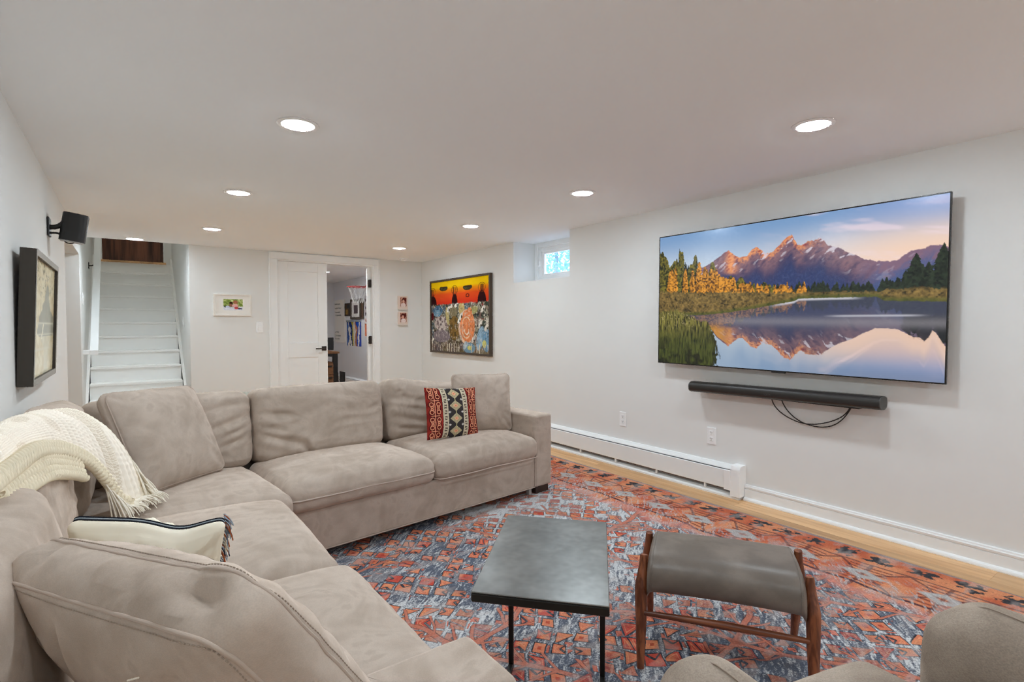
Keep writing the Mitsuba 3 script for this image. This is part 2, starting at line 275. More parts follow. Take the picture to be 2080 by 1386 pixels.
# ---- rug pattern (world metres; the field's own design, tied to the rug)
RX0, RX1, RY0, RY1 = 0.25, 3.035, -0.35, 4.05
def f_rug(p, n, uv):
    x = p.x + (fbm(p.x * 5, p.y * 5, 1.0, 3) - .5) * .05; y = p.y + (fbm(p.x * 5 + 9, p.y * 5, 6.0, 3) - .5) * .05
    st = fbm((x * .8 + y * .6) * 26, (x * -.6 + y * .8) * 120, 3.0, 3); lo = fbm(p.x * 2.3, p.y * 2.3, 5.0, 2); fine = noise(p.x * 260, p.y * 260)
    bg = mix(L3(92, 98, 112), L3(202, 204, 206), smoothstep(.26, .68, st * .7 + (lo - .5) * .55 + .13 + (fine - .5) * .3))
    def lattice(x, y, s, sd):                                   # rows of hooked lozenges, triangles and split diamonds
        u0, v0 = (x + y) / s, (x - y) / s
        cu, cv = dr.floor(u0), dr.floor(v0); jx, jy = cell_rand(cu, cv, sd + 20) - .5, cell_rand(cu, cv, sd + 21) - .5
        fu, fv = u0 - cu - .5 + jx * .16, v0 - cv - .5 + jy * .16
        r, q = cell_rand(cu, cv, sd), cell_rand(cu, cv, sd + 7)
        fl, fl2 = dr.select(q > .5, 1.0, -1.0), dr.select(r * 7 - dr.floor(r * 7) > .5, 1.0, -1.0)
        a, b = (fu + fv) * fl2, (fu - fv) * fl
        sz = .50 + .22 * cell_rand(cu, cv, sd + 9)
        loz = dr.abs(a) * .95 + dr.abs(b) * .86 - sz
        tri = dr.maximum(dr.abs(a) * 1.0 + b * .8 - sz * .66, -b * 1.1 - sz * .6)
        notch = dr.maximum(dr.abs(a - .10) - .12, -(b - .0)); hook = dr.maximum(loz, -notch); hook = dr.maximum(hook, -dr.maximum(dr.abs(b - .02) - .07, -(a - .02)))
        slit = dr.maximum(loz, -(dr.abs(a + b * .4) - .07))
        d = dr.select(r < .12, loz, dr.select(r < .62, hook, dr.select(r < .70, slit, tri)))
        return d, r, cell_rand(cu, cv, sd + 3), dr.abs(a) + dr.abs(b), cell_rand(cu, cv, sd + 11)
    d, r, on, m, rc = lattice(x, y, .112, 1)
    red = mix(L3(208, 126, 98), L3(192, 84, 72), smoothstep(.25, .75, rc)); red = mix(red, L3(222, 148, 106), smoothstep(.5, .8, noise(x * 31, y * 31, 2.0)) * .6)
    inner = mix(red, L3(168, 66, 52), smoothstep(.24, .18, m) * dr.select(r < .12, .8, 0.0)); inner = mix(inner, L3(228, 160, 124), smoothstep(.02, .0, dr.abs(d + .17) - .03) * dr.select(r > .16, .55, 0.0))
    show = dr.select(on > .31, 1.0, 0.0) * (.55 + .45 * smoothstep(.35, .6, fbm(x * 4, y * 4, 9.0, 2)))
    c = mix(bg, L3(48, 42, 46), smoothstep(.15, .09, d) * .85 * show)
    c = mix(c, inner, smoothstep(.04, .0, d) * show)
    d2, r2, on2, m2, rc2 = lattice(x + .03, y + .06, .061, 31)
    c = mix(c, mix(L3(60, 52, 56), L3(206, 108, 82), smoothstep(.12, .0, d2)), smoothstep(.2, .12, d2) * dr.select((on2 > .66) & (d > .2), .8, 0.0))
    # branching stems
    def stem(u, v, w, per, tw):
        k = dr.floor(u / per); du = u - (k + .5) * per + dr.sin(v * 9 + k * 2) * .018
        t = v / tw + k * .37; ft = (t - dr.floor(t)) * tw
        twig = dr.minimum(dr.abs(dr.abs(du) - ft * .95), dr.abs(dr.abs(du) - (ft + tw) * .95))
        twig = dr.select(dr.abs(du) < .085, twig, 1.0)
        return dr.minimum(dr.abs(du) - .003, twig)
    sm = dr.minimum(stem(x * .88 + y * .47, y * .88 - x * .47, 0, .46, .125), stem(x * .35 - y * .94, y * .35 + x * .94, 0, .78, .14))
    msk = smoothstep(.4, .5, fbm(x * 1.7 + 4, y * 1.7, 8.0, 2))
    c = mix(c, L3(96, 66, 66), smoothstep(.0125, .0095, sm) * msk * .7)
    c = mix(c, L3(212, 130, 106), smoothstep(.0085, .006, sm) * msk * .7)
    # borders
    e = dr.minimum(dr.minimum(RX1 - x, x - RX0), dr.minimum(RY1 - y, y - RY0))
    al = dr.select((RX1 - x < .62) & (RX1 - x < RY1 - y), y, x)
    org = mix(L3(212, 142, 106), L3(190, 102, 76), smoothstep(.35, .7, fbm(x * 9, y * 9, 2.0, 3)))
    def cellm(a, b, w):                                        # blocky flower of charcoal strokes
        f = a / w; f = (f - dr.floor(f) - .5) * w; bb = b
        s1 = dr.abs(f) * .8 + dr.abs(bb) * .9 - w * .30; s2 = dr.abs(dr.abs(f) - dr.abs(bb)) - w * .055
        return dr.maximum(s1, s2 - w * .05 * noise(a * 60, b * 60))
    b1 = cellm(al, e - .088, .155) - .012
    oc = mix(org, L3(66, 64, 68), smoothstep(.010, -.006, b1 + (fbm(x * 48, y * 48, 1.0, 3) - .5) * .075))
    f = al / .29; f = (f - dr.floor(f) - .5) * .29
    comb = dr.maximum(dr.abs(dr.abs(e - .3) - .06) - .05, dr.abs(f) - .09)
    teeth = e / .032; teeth = dr.abs(teeth - dr.floor(teeth) - .5)
    sp = dr.minimum(dr.abs(f) - .006, dr.abs(dr.abs(f) - dr.abs(e - .31) * .9 - .02) - .006)
    md = mix(org, L3(120, 66, 58), dr.select(comb < 0, smoothstep(.24, .16, teeth), 0.0) * .75)
    md = mix(md, L3(92, 60, 62), smoothstep(.006, 0., sp) * .7)
    g = dr.abs(f) * .6 + dr.abs(e - .31) - .05
    md = mix(md, L3(176, 172, 170), smoothstep(.02, .0, g) * smoothstep(-.045, -.02, g))
    zig = dr.abs(e - .43 - dr.abs(f) * .12)
    md = mix(md, L3(92, 62, 66), smoothstep(.012, .006, zig))
    bc = dr.select(e < .17, oc, md)
    bc = mix(bc, L3(110, 78, 76), smoothstep(.009, .004, dr.abs(e - .17)) * .8)
    bc = mix(bc, bg, smoothstep(.5, .72, st) * .55 * smoothstep(.15, .4, e))
    inb = smoothstep(.56, .44, e + (fbm(x * 6, y * 6, 7.0, 2) - .5) * .2)
    c = mix(c, bc, inb); c = mix(c, L3(214, 150, 142), inb * (1 - inb) * 1.6)
    c = mix(c, L3(150, 130, 128), smoothstep(.022, .014, e))
    # wear
    c = mix(c, L3(176, 168, 166), smoothstep(.48, .76, fbm(x * 11, y * 26, 4.0, 3)) * .42)
    return c * (.84 + .3 * fine)
scene['m_rug'] = diff(proc(f_rug))

# ------------------------------------------------------------------ room shell
H, D, L, YB = 2.043, 3.312, 0.368, 6.712
YF = -2.45
FLT = 0.012
floor_base = struct('floor', bx(-2.0, 3.6, YF - .1, 10.95, -.12, -.012), 'm_floor', 'light oak plank floor showing between the rug and the right wall')
def plank(x0, x1, y0, y1, z0, z1, b):
    V = np.array([[x0, y0, z0], [x1, y0, z0], [x1, y1, z0], [x0, y1, z0], [x0, y0, z1 - b], [x1, y0, z1 - b], [x1, y1, z1 - b], [x0, y1, z1 - b],
                  [x0 + b, y0 + b, z1], [x1 - b, y0 + b, z1], [x1 - b, y1 - b, z1], [x0 + b, y1 - b, z1]])
    Q = [[0, 1, 5, 4], [1, 2, 6, 5], [2, 3, 7, 6], [3, 0, 4, 7], [4, 5, 9, 8], [5, 6, 10, 9], [6, 7, 11, 10], [7, 4, 8, 11], [8, 9, 10, 11]]
    return trimesh.Trimesh(V, [t for q in Q for t in ([q[0], q[1], q[2]], [q[0], q[2], q[3]])], process=False)
for row in range(-4, 21):
    x0, x1 = row * .165, (row + 1) * .165
    if x1 < -.36 or x0 > D: continue
    x0, x1 = max(x0, -L), min(x1, D)
    k0 = math.floor((YF + 9 + row * .61) / 1.25)
    while True:
        y0, y1 = k0 * 1.25 - 9 - row * .61, (k0 + 1) * 1.25 - 9 - row * .61; k0 += 1
        y0, y1 = max(y0, YF), min(y1, YB)
        if y0 >= YB: break
        if y1 - y0 < .02: continue
        part('floor', 'plank', plank(x0, x1, y0, y1, -.012, 0, .0012), 'm_floor')
WT = 0.32
W0, W1, WZ = 3.67, 4.55, 1.611
struct('ceiling', cat(bx(-L - .15, D + WT, YF - .1, YB, H, H + .08), bx(-1.8, -L - .15, 5.0, YB, H, H + .08)), 'm_ceiling', 'plain white painted ceiling with recessed lights')
struct('wall_right', cat(bx(D, D + WT, YF, W0, 0, H), bx(D, D + WT, W1, YB, 0, H), bx(D, D + WT, W0, W1, 0, WZ)), 'm_wall', 'light grey painted right wall carrying the television')
PY = 5.2
struct('wall_left', cat(bx(-L - .12, -L, YF, PY, 0, H), bx(-L - .12, -L, PY, YB, 1.87, H), bx(-1.8, -L - .12, PY - .12, PY, 0, H), bx(-1.92, -1.8, PY - .12, YB + .1, 0, H),
                        bx(-1.8, -L - .12, PY, YB, 1.87, H)), 'm_wall', 'light grey left wall with the passage opening near the stairs')
SX0, SX1 = -L, 0.555
DX0, DX1, DZ = 1.443, 2.62, 1.952
struct('wall_back', cat(bx(-1.8, SX0, YB, YB + .12, 0, H), bx(SX1, DX0, YB, YB + .12, 0, H + .02), bx(DX1, D + .3, YB, YB + .12, 0, H + .02), bx(DX0, DX1, YB, YB + .12, DZ, H + .02)),
       'm_wall', 'light grey back wall between the staircase and the painting corner')
struct('wall_front', bx(-L - .1, D + .2, YF - .1, YF, 0, H), 'm_wall', 'plain wall behind the viewpoint')
SY1 = YB + 2.66; SZ = 4.2
struct('wall_stair', cat(bx(SX0 - .1, SX0, YB + .12, SY1 + .3, 0, SZ), bx(SX1, SX1 + .1, YB + .12, SY1 + .3, 0, SZ), bx(SX0 - .1, SX0, YB - .04, YB + .12, H, SZ), bx(SX1, SX1 + .1, YB - .04, YB + .12, H, SZ), bx(SX0 - .1, SX1 + .1, YB - .06, YB - .02, H + .08, SZ), bx(SX0 - .1, SX1 + .1, SY1 + .3, SY1 + .4, 0, SZ), bx(SX0 - .1, SX1 + .1, YB - .02, SY1 + .4, SZ, SZ + .1),
                         bx(SX0, -.285, SY1, SY1 + .1, 0, SZ), bx(.462, SX1, SY1, SY1 + .1, 0, SZ)), 'm_wall', 'grey painted walls on both sides of the stairwell')
OX0, OX1, OY1 = .95, 3.393, 10.82
struct('wall_office', cat(bx(OX1, OX1 + .1, YB + .12, OY1, 0, H), bx(OX0 - .1, OX1 + .1, OY1, OY1 + .1, 0, H), bx(OX0 - .1, OX0, YB + .12, OY1, 0, H)), 'm_office', 'grey walls of the small office seen through the doorway')
struct('ceiling_office', bx(OX0 - .1, OX1 + .1, YB + .12, OY1 + .1, H, H + .08), 'm_ceiling', 'white ceiling of the small office beyond the doorway')

# ---- baseboards and casing
def base_prof(sx, w):  # profile (distance from wall, z) on a wall at w facing sx
    q = [(0, 0), (.034, 0), (.034, .006), (.031, .013), (.025, .018), (.017, .021), (.016, .072), (.010, .074), (.010, .078), (.018, .081), (.019, .090), (.014, .094), (.012, .101), (.0, .103)]
    return [(w + sx * a, z) for a, z in q]
bs = struct('baseboard_right', prism(base_prof(-1, D), YF, 1.93), 'm_trim', 'white moulded baseboard along the right wall below the television')
struct('baseboard_back', cat(prism(base_prof(-1, YB), SX1, DX0 - .085, 'x'), prism(base_prof(-1, YB), DX1 + .075, D, 'x')), 'm_trim', 'white baseboard along the back wall behind the sofa')
struct('baseboard_left', prism(base_prof(1, -L), YF, PY), 'm_trim', 'white baseboard along the left wall behind the sofa')
cz = 2.035
struct('trim_1', cat(bx(DX0 - .082, DX0, YB - .02, YB, 0, cz, .004), bx(DX1, DX1 + .072, YB - .02, YB, 0, cz, .004), bx(DX0 - .082, DX1 + .072, YB - .022, YB, DZ, cz, .004),
                     bx(DX0 - .092, DX0 - .08, YB - .026, YB, 0, cz + .004, .003), bx(DX1 + .07, DX1 + .08, YB - .026, YB, 0, cz + .004, .003),
                     bx(DX0, DX0 + .012, YB, YB + .12, 0, DZ), bx(DX1 - .012, DX1, YB, YB + .12, 0, DZ), bx(DX0, DX1, YB, YB + .12, DZ - .012, DZ)), 'm_trim', 'white casing round the double doorway in the back wall')

# ---- doors
def leaf(w, h, t=.038):
    """panel door leaf: local x 0..w, y 0..t (front at 0), z 0..h"""
    st, rail, lock0, lock1 = .112, .115, .775, .955
    parts = [bx(0, st, 0, t, 0, h, .002), bx(w - st, w, 0, t, 0, h, .002), bx(st, w - st, 0, t, h - rail, h, .0015), bx(st, w - st, 0, t, lock0, lock1, .0015), bx(st, w - st, 0, t, 0, .2, .0015)]
    pans = []
    for z0, z1 in ((.2, lock0), (lock1, h - rail)): pans.append(bx(st, w - st, .012, t - .012, z0, z1))
    return cat(*parts), pans
LW = (DX1 - DX0 - .03) / 2
d1 = struct('door_1', None, None, 'closed white two panel door leaf with a bronze lever')
body, pans = leaf(LW, DZ - .022)
def mv(m, t, rz=0):
    m = m.copy()
    if rz: m.apply_transform(trimesh.transformations.rotation_matrix(rz, [0, 0, 1]))
    m.apply_translation(t); return m
off = (DX0 + .014, YB + .03, .008)
part(d1, 'frame', mv(body, off), 'm_trim')
for q in pans: part(d1, 'panel', mv(q, off), 'm_trim')
hx, hz = DX0 + .014 + LW - .045, .885
hd = part(d1, 'handle', cat(bx(hx - .028, hx + .028, YB + .021, YB + .03, hz - .028, hz + .028, .003), cyl((hx, YB + .022, hz), (hx, YB - .02, hz), .009, 12),
                            bx(hx - .115, hx + .008, YB - .03, YB - .016, hz - .008, hz + .008, .004)), 'm_bronze', label='dark bronze lever handle on a square plate')
d2 = struct('door_2', None, None, 'white door leaf standing open into the office')
rot = math.radians(98)
# hinge at the right jamb; leaf swings into the office and is seen edge on
hxp, hyp = DX1 - .016, YB + .075
def swing(m): m = m.copy(); m.apply_scale([1, 1, 1]); return mv(m, (hxp, hyp, .008), math.radians(70.5))
part(d2, 'frame', swing(body), 'm_trim')
for q in pans: part(d2, 'panel', swing(q), 'm_trim')
for z in (1.72, .98, .2): part(d2, 'hinge', cat(bx(hxp - .03, hxp + .004, hyp - .034, hyp - .004, z - .05, z + .05, .002), cyl((hxp - .013, hyp - .036, z - .052), (hxp - .013, hyp - .036, z + .052), .008, 10)), 'm_bronze')
# ---- staircase
ra, rg, rr = YB + .125, .208, .175
stc = thing('staircase', 'white painted closed staircase climbing to a brown door', 'stairs')
for k in range(1, 12):
    y0, z = ra + k * rg, k * rr
    part(stc, 'tread', bx(SX0 + .022, SX1 - .022, y0, y0 + rg + .03, z - .03, z, .006), 'm_stair')
    part(stc, 'riser', bx(SX0 + .022, SX1 - .022, y0 + .028, y0 + .045, z - rr, z - .03), 'm_stair')
y0 = ra + 12 * rg
part(stc, 'riser', bx(SX0 + .022, SX1 - .022, y0 + .028, y0 + .045, 11 * rr, 12 * rr - .028), 'm_stair')
part(stc, 'landing_nosing', bx(-.305, .482, y0 - .004, SY1 + .2, 12 * rr - .028, 12 * rr, .006), 'm_floor', label='natural wood landing edge')
slp = rr / rg
for nm, xa in (('left', SX0), ('right', SX1 - .022)):
    yb, ye = YB + .005, y0 + .02
    yy0 = ra + rg
    pr = [(yb, 0), (ye, 11 * rr - .05), (ye, 12 * rr + .06), (yy0 - .02, rr + .09), (yb, .11)]
    part(stc, 'stringer', prism(pr, xa, xa + .022, 'x'), 'm_stair')
d3 = struct('door_3', None, None, 'brown wooden door at the top of the stairs')
dy = SY1 + .03
part(d3, 'panel', bx(-.262, .452, dy, dy + .04, 12 * rr, 12 * rr + 1.95), 'm_doorwood')
part(d3, 'stile', bx(-.262, -.2, dy - .012, dy, 12 * rr, 12 * rr + 1.95, .002), 'm_doorwood')
part(d3, 'bottom_rail', bx(-.2, .452, dy - .006, dy, 12 * rr, 12 * rr + .05, .002), 'm_doorwood')
struct('trim_2', cat(bx(-.285, -.262, dy - .03, dy + .04, 12 * rr, 12 * rr + 1.97), bx(.452, .475, dy - .03, dy + .04, 12 * rr, 12 * rr + 1.97)), 'm_trim', 'white casing of the door at the stair top')
hr = thing('handrail', 'white square handrail on dark brackets left of the stairs', 'handrail')
r0 = np.array([-.278, 6.93, .905]); yl = 2.4
pr = [(r0[1], r0[2] - .035), (r0[1], r0[2] + .012), (r0[1] + yl, r0[2] + .012 + yl * slp), (r0[1] + yl, r0[2] - .035 + yl * slp)]
part(hr, 'rail', prism(pr, -.312, -.244, 'x'), 'm_trim')
part(hr, 'return', bx(SX0, -.312, r0[1], r0[1] + .07, r0[2] - .03, r0[2] + .017, .003), 'm_trim')
for yb in (8.30, 9.66):
    zb = r0[2] + (yb - r0[1]) * slp - .02
    br = cat(tube(spline([(SX0 + .002, yb, zb - .13), (SX0 + .05, yb, zb - .12), (-.28, yb, zb - .04), (-.278, yb, zb)], 12), .008, 8), bx(SX0, SX0 + .008, yb - .025, yb + .025, zb - .17, zb - .09, .003))
    part(hr, 'bracket', br, 'm_black', label='dark metal bracket')
# ---- window in its recess
w1 = struct('window_1', None, None, 'small white basement window set high in the right wall recess')
wx = 3.607
gy0, gy1, gz0, gz1 = 3.82, 4.425, 1.712, 1.943
def rect_frame(x0, x1, a, b, c, d, t, r=.003):
    return cat(bx(x0, x1, a, a + t, c, d, r), bx(x0, x1, b - t, b, c, d, r), bx(x0, x1, a + t, b - t, c, c + t, r), bx(x0, x1, a + t, b - t, d - t, d, r))
part(w1, 'casing', rect_frame(wx - .012, wx + .02, W0, W1, WZ, H, .05), 'm_trim')
part(w1, 'casing', rect_frame(wx + .006, wx + .05, W0 + .045, W1 - .045, WZ + .04, H - .045, .045), 'm_trim')
sash = part(w1, 'sash', rect_frame(wx + .02, wx + .055, gy0 - .035, gy1 + .035, gz0 - .035, gz1 + .02, .036), 'm_plastic')
part(w1, 'pane', bx(wx + .036, wx + .0365, gy0, gy1, gz0, gz1), 'm_glass')
part(w1, 'latch', cat(bx(wx - .01, wx + .012, W1 - .085, W1 - .07, 1.80, 1.86, .003), bx(wx - .022, wx - .008, W1 - .088, W1 - .066, 1.79, 1.81, .003)), 'm_plastic')
part(w1, 'clip', bx(wx + .005, wx + .02, gy0 + .02, gy0 + .06, gz0 - .033, gz0 - .024, .002), 'm_black')

# ------------------------------------------------------------------ recessed lights
lens_e = {'type': 'area', 'radiance': {'type': 'rgb', 'value': [LAMP * .875, LAMP * 1.0, LAMP * 1.085]}}
warm_e = {'type': 'area', 'radiance': {'type': 'rgb', 'value': [LAMP * .38, LAMP * .37, LAMP * .33]}}
cool_e = {'type': 'area', 'radiance': {'type': 'rgb', 'value': [LAMP * 1.25, LAMP * 1.32, LAMP * 1.38]}}
def lamp(x, y, label, e=lens_e, r=.068, group=None, z=H):
    k = thing('recessed_light', label, 'ceiling light', group)
    part(k, 'trim_ring', lathe([(r, -.004), (r + .004, -.007), (r + .018, -.003), (r + .019, 0), (r, 0)], 36, (x, y, z)), 'm_plastic', True)
    a = np.linspace(0, math.pi / 2, 5)
    ln = lathe([(max(r * math.sin(t), 1e-4), -.005 - .008 * math.cos(t)) for t in a], 32, (x, y, z))
    ln.invert() if ln.face_normals[:, 2].mean() > 0 else None
    part(k, 'lens', ln, 'm_plastic', True, emitter=e)
G = 'recessed lights in the living room ceiling'
for x, y, lb in [(.625, 2.465, 'round recessed light nearest the left wall, large and glowing'), (2.481, 1.147, 'round recessed light above the television, nearest the right'),
                 (.612, 3.926, 'second recessed light of the left row, past the nearest one'), (2.478, 2.619, 'second recessed light of the right row, between window and television'),
                 (.640, 5.506, 'third recessed light of the left row, in front of the white frame wall'), (2.476, 4.042, 'third recessed light of the right row, left of the window recess'),
                 (.078, 6.56, 'recessed light at the ceiling edge in front of the stairs'), (2.509, 5.637, 'last recessed light of the right row, by the smoke detector')]:
    lamp(x, y, lb, group=None)
for x, y, lb in ((.62, .95, 'recessed light overhead just in front of the viewpoint, left row'), (2.48, -.35, 'recessed light behind the viewpoint on the television side'), (.62, -.6, 'recessed light behind the viewpoint on the sofa side'), (.62, -2.05, 'recessed light by the rear wall on the sofa side'), (2.48, -1.9, 'recessed light by the rear wall on the television side')): lamp(x, y, lb)
lamp(.09, 8.35, 'ceiling light high above the stairwell', warm_e, .09, None, SZ)
lamp(2.588, 7.2, 'recessed light in the office ceiling above the doorway', cool_e); lamp(2.595, 8.72, 'farther recessed light in the office, beside the closed door edge', cool_e)
sd = thing('smoke_detector', 'small white round smoke detector on the ceiling corner', 'smoke detector')
part(sd, 'base', lathe([(.0001, 0), (.062, 0), (.062, -.012), (.055, -.016), (.0001, -.016)][::-1], 28, (2.926, 6.456, H)), 'm_plastic', 30)
part(sd, 'head', lathe([(.0001, -.016), (.045, -.016), (.038, -.034), (.0001, -.036)][::-1], 28, (2.926, 6.456, H)), 'm_plastic', 30)

# ------------------------------------------------------------------ flat pictures (own designs), evaluated on fine grids
def pic(fn, n, m, origin, eu, ev, w, h):
    """mesh of n x m cells: u to the viewer's right along eu, v down; fn(u, v) -> linear colours."""
    u, v = np.meshgrid(np.linspace(0, 1, n), np.linspace(0, 1, m), indexing='ij')
    P = np.array(origin) + (u[..., None] - .5) * w * np.array(eu) - (v[..., None] - .5) * h * np.array(ev)
    Fc = grid_faces(n, m); C = fn(u, v).reshape(-1, 3)
    m0 = trimesh.Trimesh(P.reshape(-1, 3), Fc[:, ::-1], process=False)
    return m0, C
def sl(c): c = np.asarray(c, float) / 255; return np.where(c <= .04045, c / 12.92, ((c + .055) / 1.055) ** 2.4)
def sstep(a, b, x): t = np.clip((x - a) / (b - a), 0, 1); return t * t * (3 - 2 * t)
def N2(u, v, su, sv, k=0, o=4): return meshkit.fbm(np.stack([u * su, v * sv, u * 0 + k], -1), o, 1)
# homography of the screen as measured, so that the landscape's points can be given in one table
_src = np.array([(103, 315), (1620, 78), (1608, 1077), (105, 967)], float); _dst = np.array([(0, 0), (1, 0), (1, 1), (0, 1)], float)
_A = []
for (sx, sy), (du, dv) in zip(_src, _dst): _A += [[sx, sy, 1, 0, 0, 0, -du * sx, -du * sy], [0, 0, 0, sx, sy, 1, -dv * sx, -dv * sy]]
_h = np.r_[np.linalg.solve(np.array(_A), _dst.reshape(-1)), 1].reshape(3, 3)
def tvp(pts):
    q = np.c_[np.array(pts, float), np.ones(len(pts))] @ _h.T; q = q[:, :2] / q[:, 2:]; return q[np.argsort(q[:, 0])]
def curve(pts): q = tvp(pts); return lambda u: np.interp(u, q[:, 0], q[:, 1])
SKY = curve([(103, 560), (370, 450), (400, 425), (440, 395), (465, 380), (490, 400), (520, 415), (560, 410), (585, 380), (610, 362), (640, 380), (655, 398), (700, 385), (720, 360), (760, 320), (795, 295), (810, 325), (828, 350), (850, 350), (880, 330), (910, 330), (945, 315), (965, 330), (985, 355), (1010, 358), (1040, 362), (1080, 385), (1130, 405), (1180, 425), (1230, 435), (1280, 438), (1330, 432), (1360, 425), (1390, 400), (1430, 378), (1480, 370), (1520, 355), (1570, 350), (1615, 360)])
LTR = curve([(103, 375), (150, 365), (200, 375), (240, 400), (255, 372), (270, 410), (300, 425), (320, 420), (350, 425), (372, 465), (400, 480), (420, 492), (460, 472), (500, 460), (530, 475), (545, 502), (580, 512), (620, 520), (640, 548), (680, 545), (715, 556), (760, 540), (830, 545), (900, 535), (960, 556), (1005, 540), (1060, 548), (1120, 535), (1200, 545), (1300, 530), (1380, 520), (1440, 525), (1470, 455), (1500, 398), (1530, 425), (1548, 465), (1562, 440), (1580, 425), (1600, 372), (1618, 350)])
BNK = curve([(103, 600), (200, 605), (300, 610), (500, 602), (700, 606), (900, 606), (1100, 604), (1260, 603), (1300, 590), (1400, 585), (1500, 583), (1615, 588)])
SHO = curve([(103, 720), (340, 720), (450, 708), (560, 692), (715, 664), (822, 645), (826, 634), (1000, 628), (1262, 622), (1264, 642), (1400, 645), (1618, 648)])
GRS = curve([(103, 690), (200, 680), (300, 700), (345, 722), (365, 765), (400, 830), (412, 872), (418, 930), (400, 984), (1618, 1090)])
RFL = curve([(103, 760), (380, 800), (410, 840), (470, 885), (520, 845), (545, 842), (590, 885), (620, 895), (650, 865), (700, 880), (750, 930), (795, 958), (830, 922), (850, 905), (885, 925), (950, 930), (1010, 892), (1050, 870), (1120, 845), (1180, 815), (1240, 790), (1300, 790), (1360, 795), (1400, 815), (1440, 835), (1470, 835), (1500, 857), (1525, 830), (1540, 800), (1560, 815), (1585, 850), (1608, 885), (1618, 890)])
_rt = random.Random(12)
def _forest():
    out = []
    for i in range(70):                                            # aspens and pines of the left wood, then the far treeline
        u = _rt.uniform(-.01, .42); h = np.interp(u, [0, .1, .2, .28, .36, .42], [.345, .33, .28, .21, .13, .075]) * _rt.uniform(.55, 1.02)
        gold = _rt.random() < np.interp(u, [0, .12, .2, .3, .42], [.06, .16, .6, .7, .4]); h *= .62 if gold and u < .14 else .85 if gold else 1; out.append((u, h, _rt.uniform(.012, .024) * (.8 if gold else 1.1), gold, _rt.random() < .25 and not gold))
    for i in range(90):
        u = _rt.uniform(.36, .93); out.append((u, _rt.uniform(.05, .085), _rt.uniform(.008, .015), u < .62 and _rt.random() < .45, u > .58 or _rt.random() < .4))
    out += [(.925, .20, .034, False, True), (.955, .15, .026, False, True), (.99, .25, .036, False, True), (.90, .11, .02, False, True), (.10, .345, .013, False, True), (.262, .17, .024, True, False), (.055, .17, .016, True, False), (.128, .17, .013, True, False), (.30, .12, .02, True, False)]
    return sorted(out, key=lambda t: (t[0] < .43, -t[1] + (.1 if t[3] else 0)))
TREES = _forest()
def tv_upper(u, v):
    n1, n2, n3 = N2(u, v, 60, 34, 1), N2(u, v, 170, 96, 2), N2(u, v, 22, 14, 3)
    def mx(a, b, t): return a + (b - a) * np.asarray(t)[..., None]
    col = lambda *c: np.broadcast_to(sl(c), u.shape + (3,))
    c = mx(col(116, 152, 194), col(196, 208, 220), sstep(0, .34, v)); c = mx(c, col(246, 206, 176), sstep(.3, .95, u) * sstep(.02, .40, v + .12 * (u - .5)) * .95)
    c = mx(c, col(232, 212, 218), sstep(.5, .66, N2(u * .8 + v * .4, v * 2.6 - u * .9, 5, 5, 8)) * sstep(.4, .75, u) * .75)
    c = mx(c, col(140, 158, 206), sstep(.6, 1., u) * sstep(.2, .0, v) * .7)
    s = SKY(u) + (n1 - .5) * .012 + (n2 - .5) * .012; dep = np.clip((v - s) / .26, 0, 1)
    def rg_(k, a, b): return 1 - np.abs(N2(u + v * .35, v - u * .1, a, b, k, 4) - .5) * 4
    r1, r2 = rg_(12, 34, 18), rg_(14, 70, 40)
    shd = np.clip(.5 + .5 * r1 + .3 * (r2 - .5), 0, 1)
    rock = mx(col(52, 50, 86), col(140, 104, 112), shd * (1 - sstep(.2, .8, dep)) * .9); rock = mx(rock, col(42, 58, 104), sstep(.3, .95, dep) * .85); rock = mx(rock, col(70, 84, 130), (n2 > .6) * sstep(.4, .9, dep) * .35)
    glow = .9 * sstep(.22, .02, dep + (n2 - .5) * .3) * sstep(.30, .22, v - .10 * np.abs(u - .52)) * sstep(.30, .36, u) * sstep(.70, .58, u)
    glow = np.maximum(glow, np.exp(-((u - .335) / .022) ** 2) * sstep(.35, .31, v)); rock = mx(rock, mx(col(196, 104, 66), col(240, 162, 104), r2), np.clip(glow * (.45 + .6 * shd), 0, 1))
    rock = mx(rock, col(214, 206, 216), sstep(.66, .72, N2(u + v * .5, v, 60, 26, 15)) * sstep(.6, .15, dep) * .75)
    rr = sstep(.74, .86, u); rock = mx(rock, mx(col(128, 100, 122), col(58, 88, 138), sstep(.05, .5, dep + (r1 - .5) * .3)), rr * .8)
    c = mx(c, rock, sstep(-.003, .003, v - s))
    b = BNK(u)
    for (tu, th, tw, gold, pine) in TREES:
        bb = float(np.interp(tu, u[:, 0], b[:, 0])) + .004; y = (bb - v) / th; m = (np.abs(u - tu) < tw * 1.8) & (y > -.05) & (y < 1.15)
        if not m.any(): continue
        uu, yy_, a1, a2 = u[m], y[m], n1[m], n2[m]
        prof = np.clip(1.02 - yy_, 0, 1) ** (.8 if pine else .42) * (1 if pine else np.clip(yy_ * 4 + .35, 0, 1)); d = np.abs(uu - tu) / tw - prof * (.35 + .95 * a2 + .5 * a1)
        lit = np.clip((a2 - .35) * 2.2 + (uu - tu) / tw * .25 + .15, 0, 1)
        if gold: cc = sl((84, 50, 12)) + (sl((226, 152, 48)) - sl((84, 50, 12))) * lit[:, None]
        elif pine: cc = sl((10, 18, 14)) + (sl((44, 58, 40)) - sl((10, 18, 14))) * (lit * .8)[:, None]
        else: cc = sl((24, 32, 10)) + (sl((122, 112, 40)) - sl((24, 32, 10))) * lit[:, None]
        c[m] = np.where((d < 0)[:, None], cc, c[m])
    return c
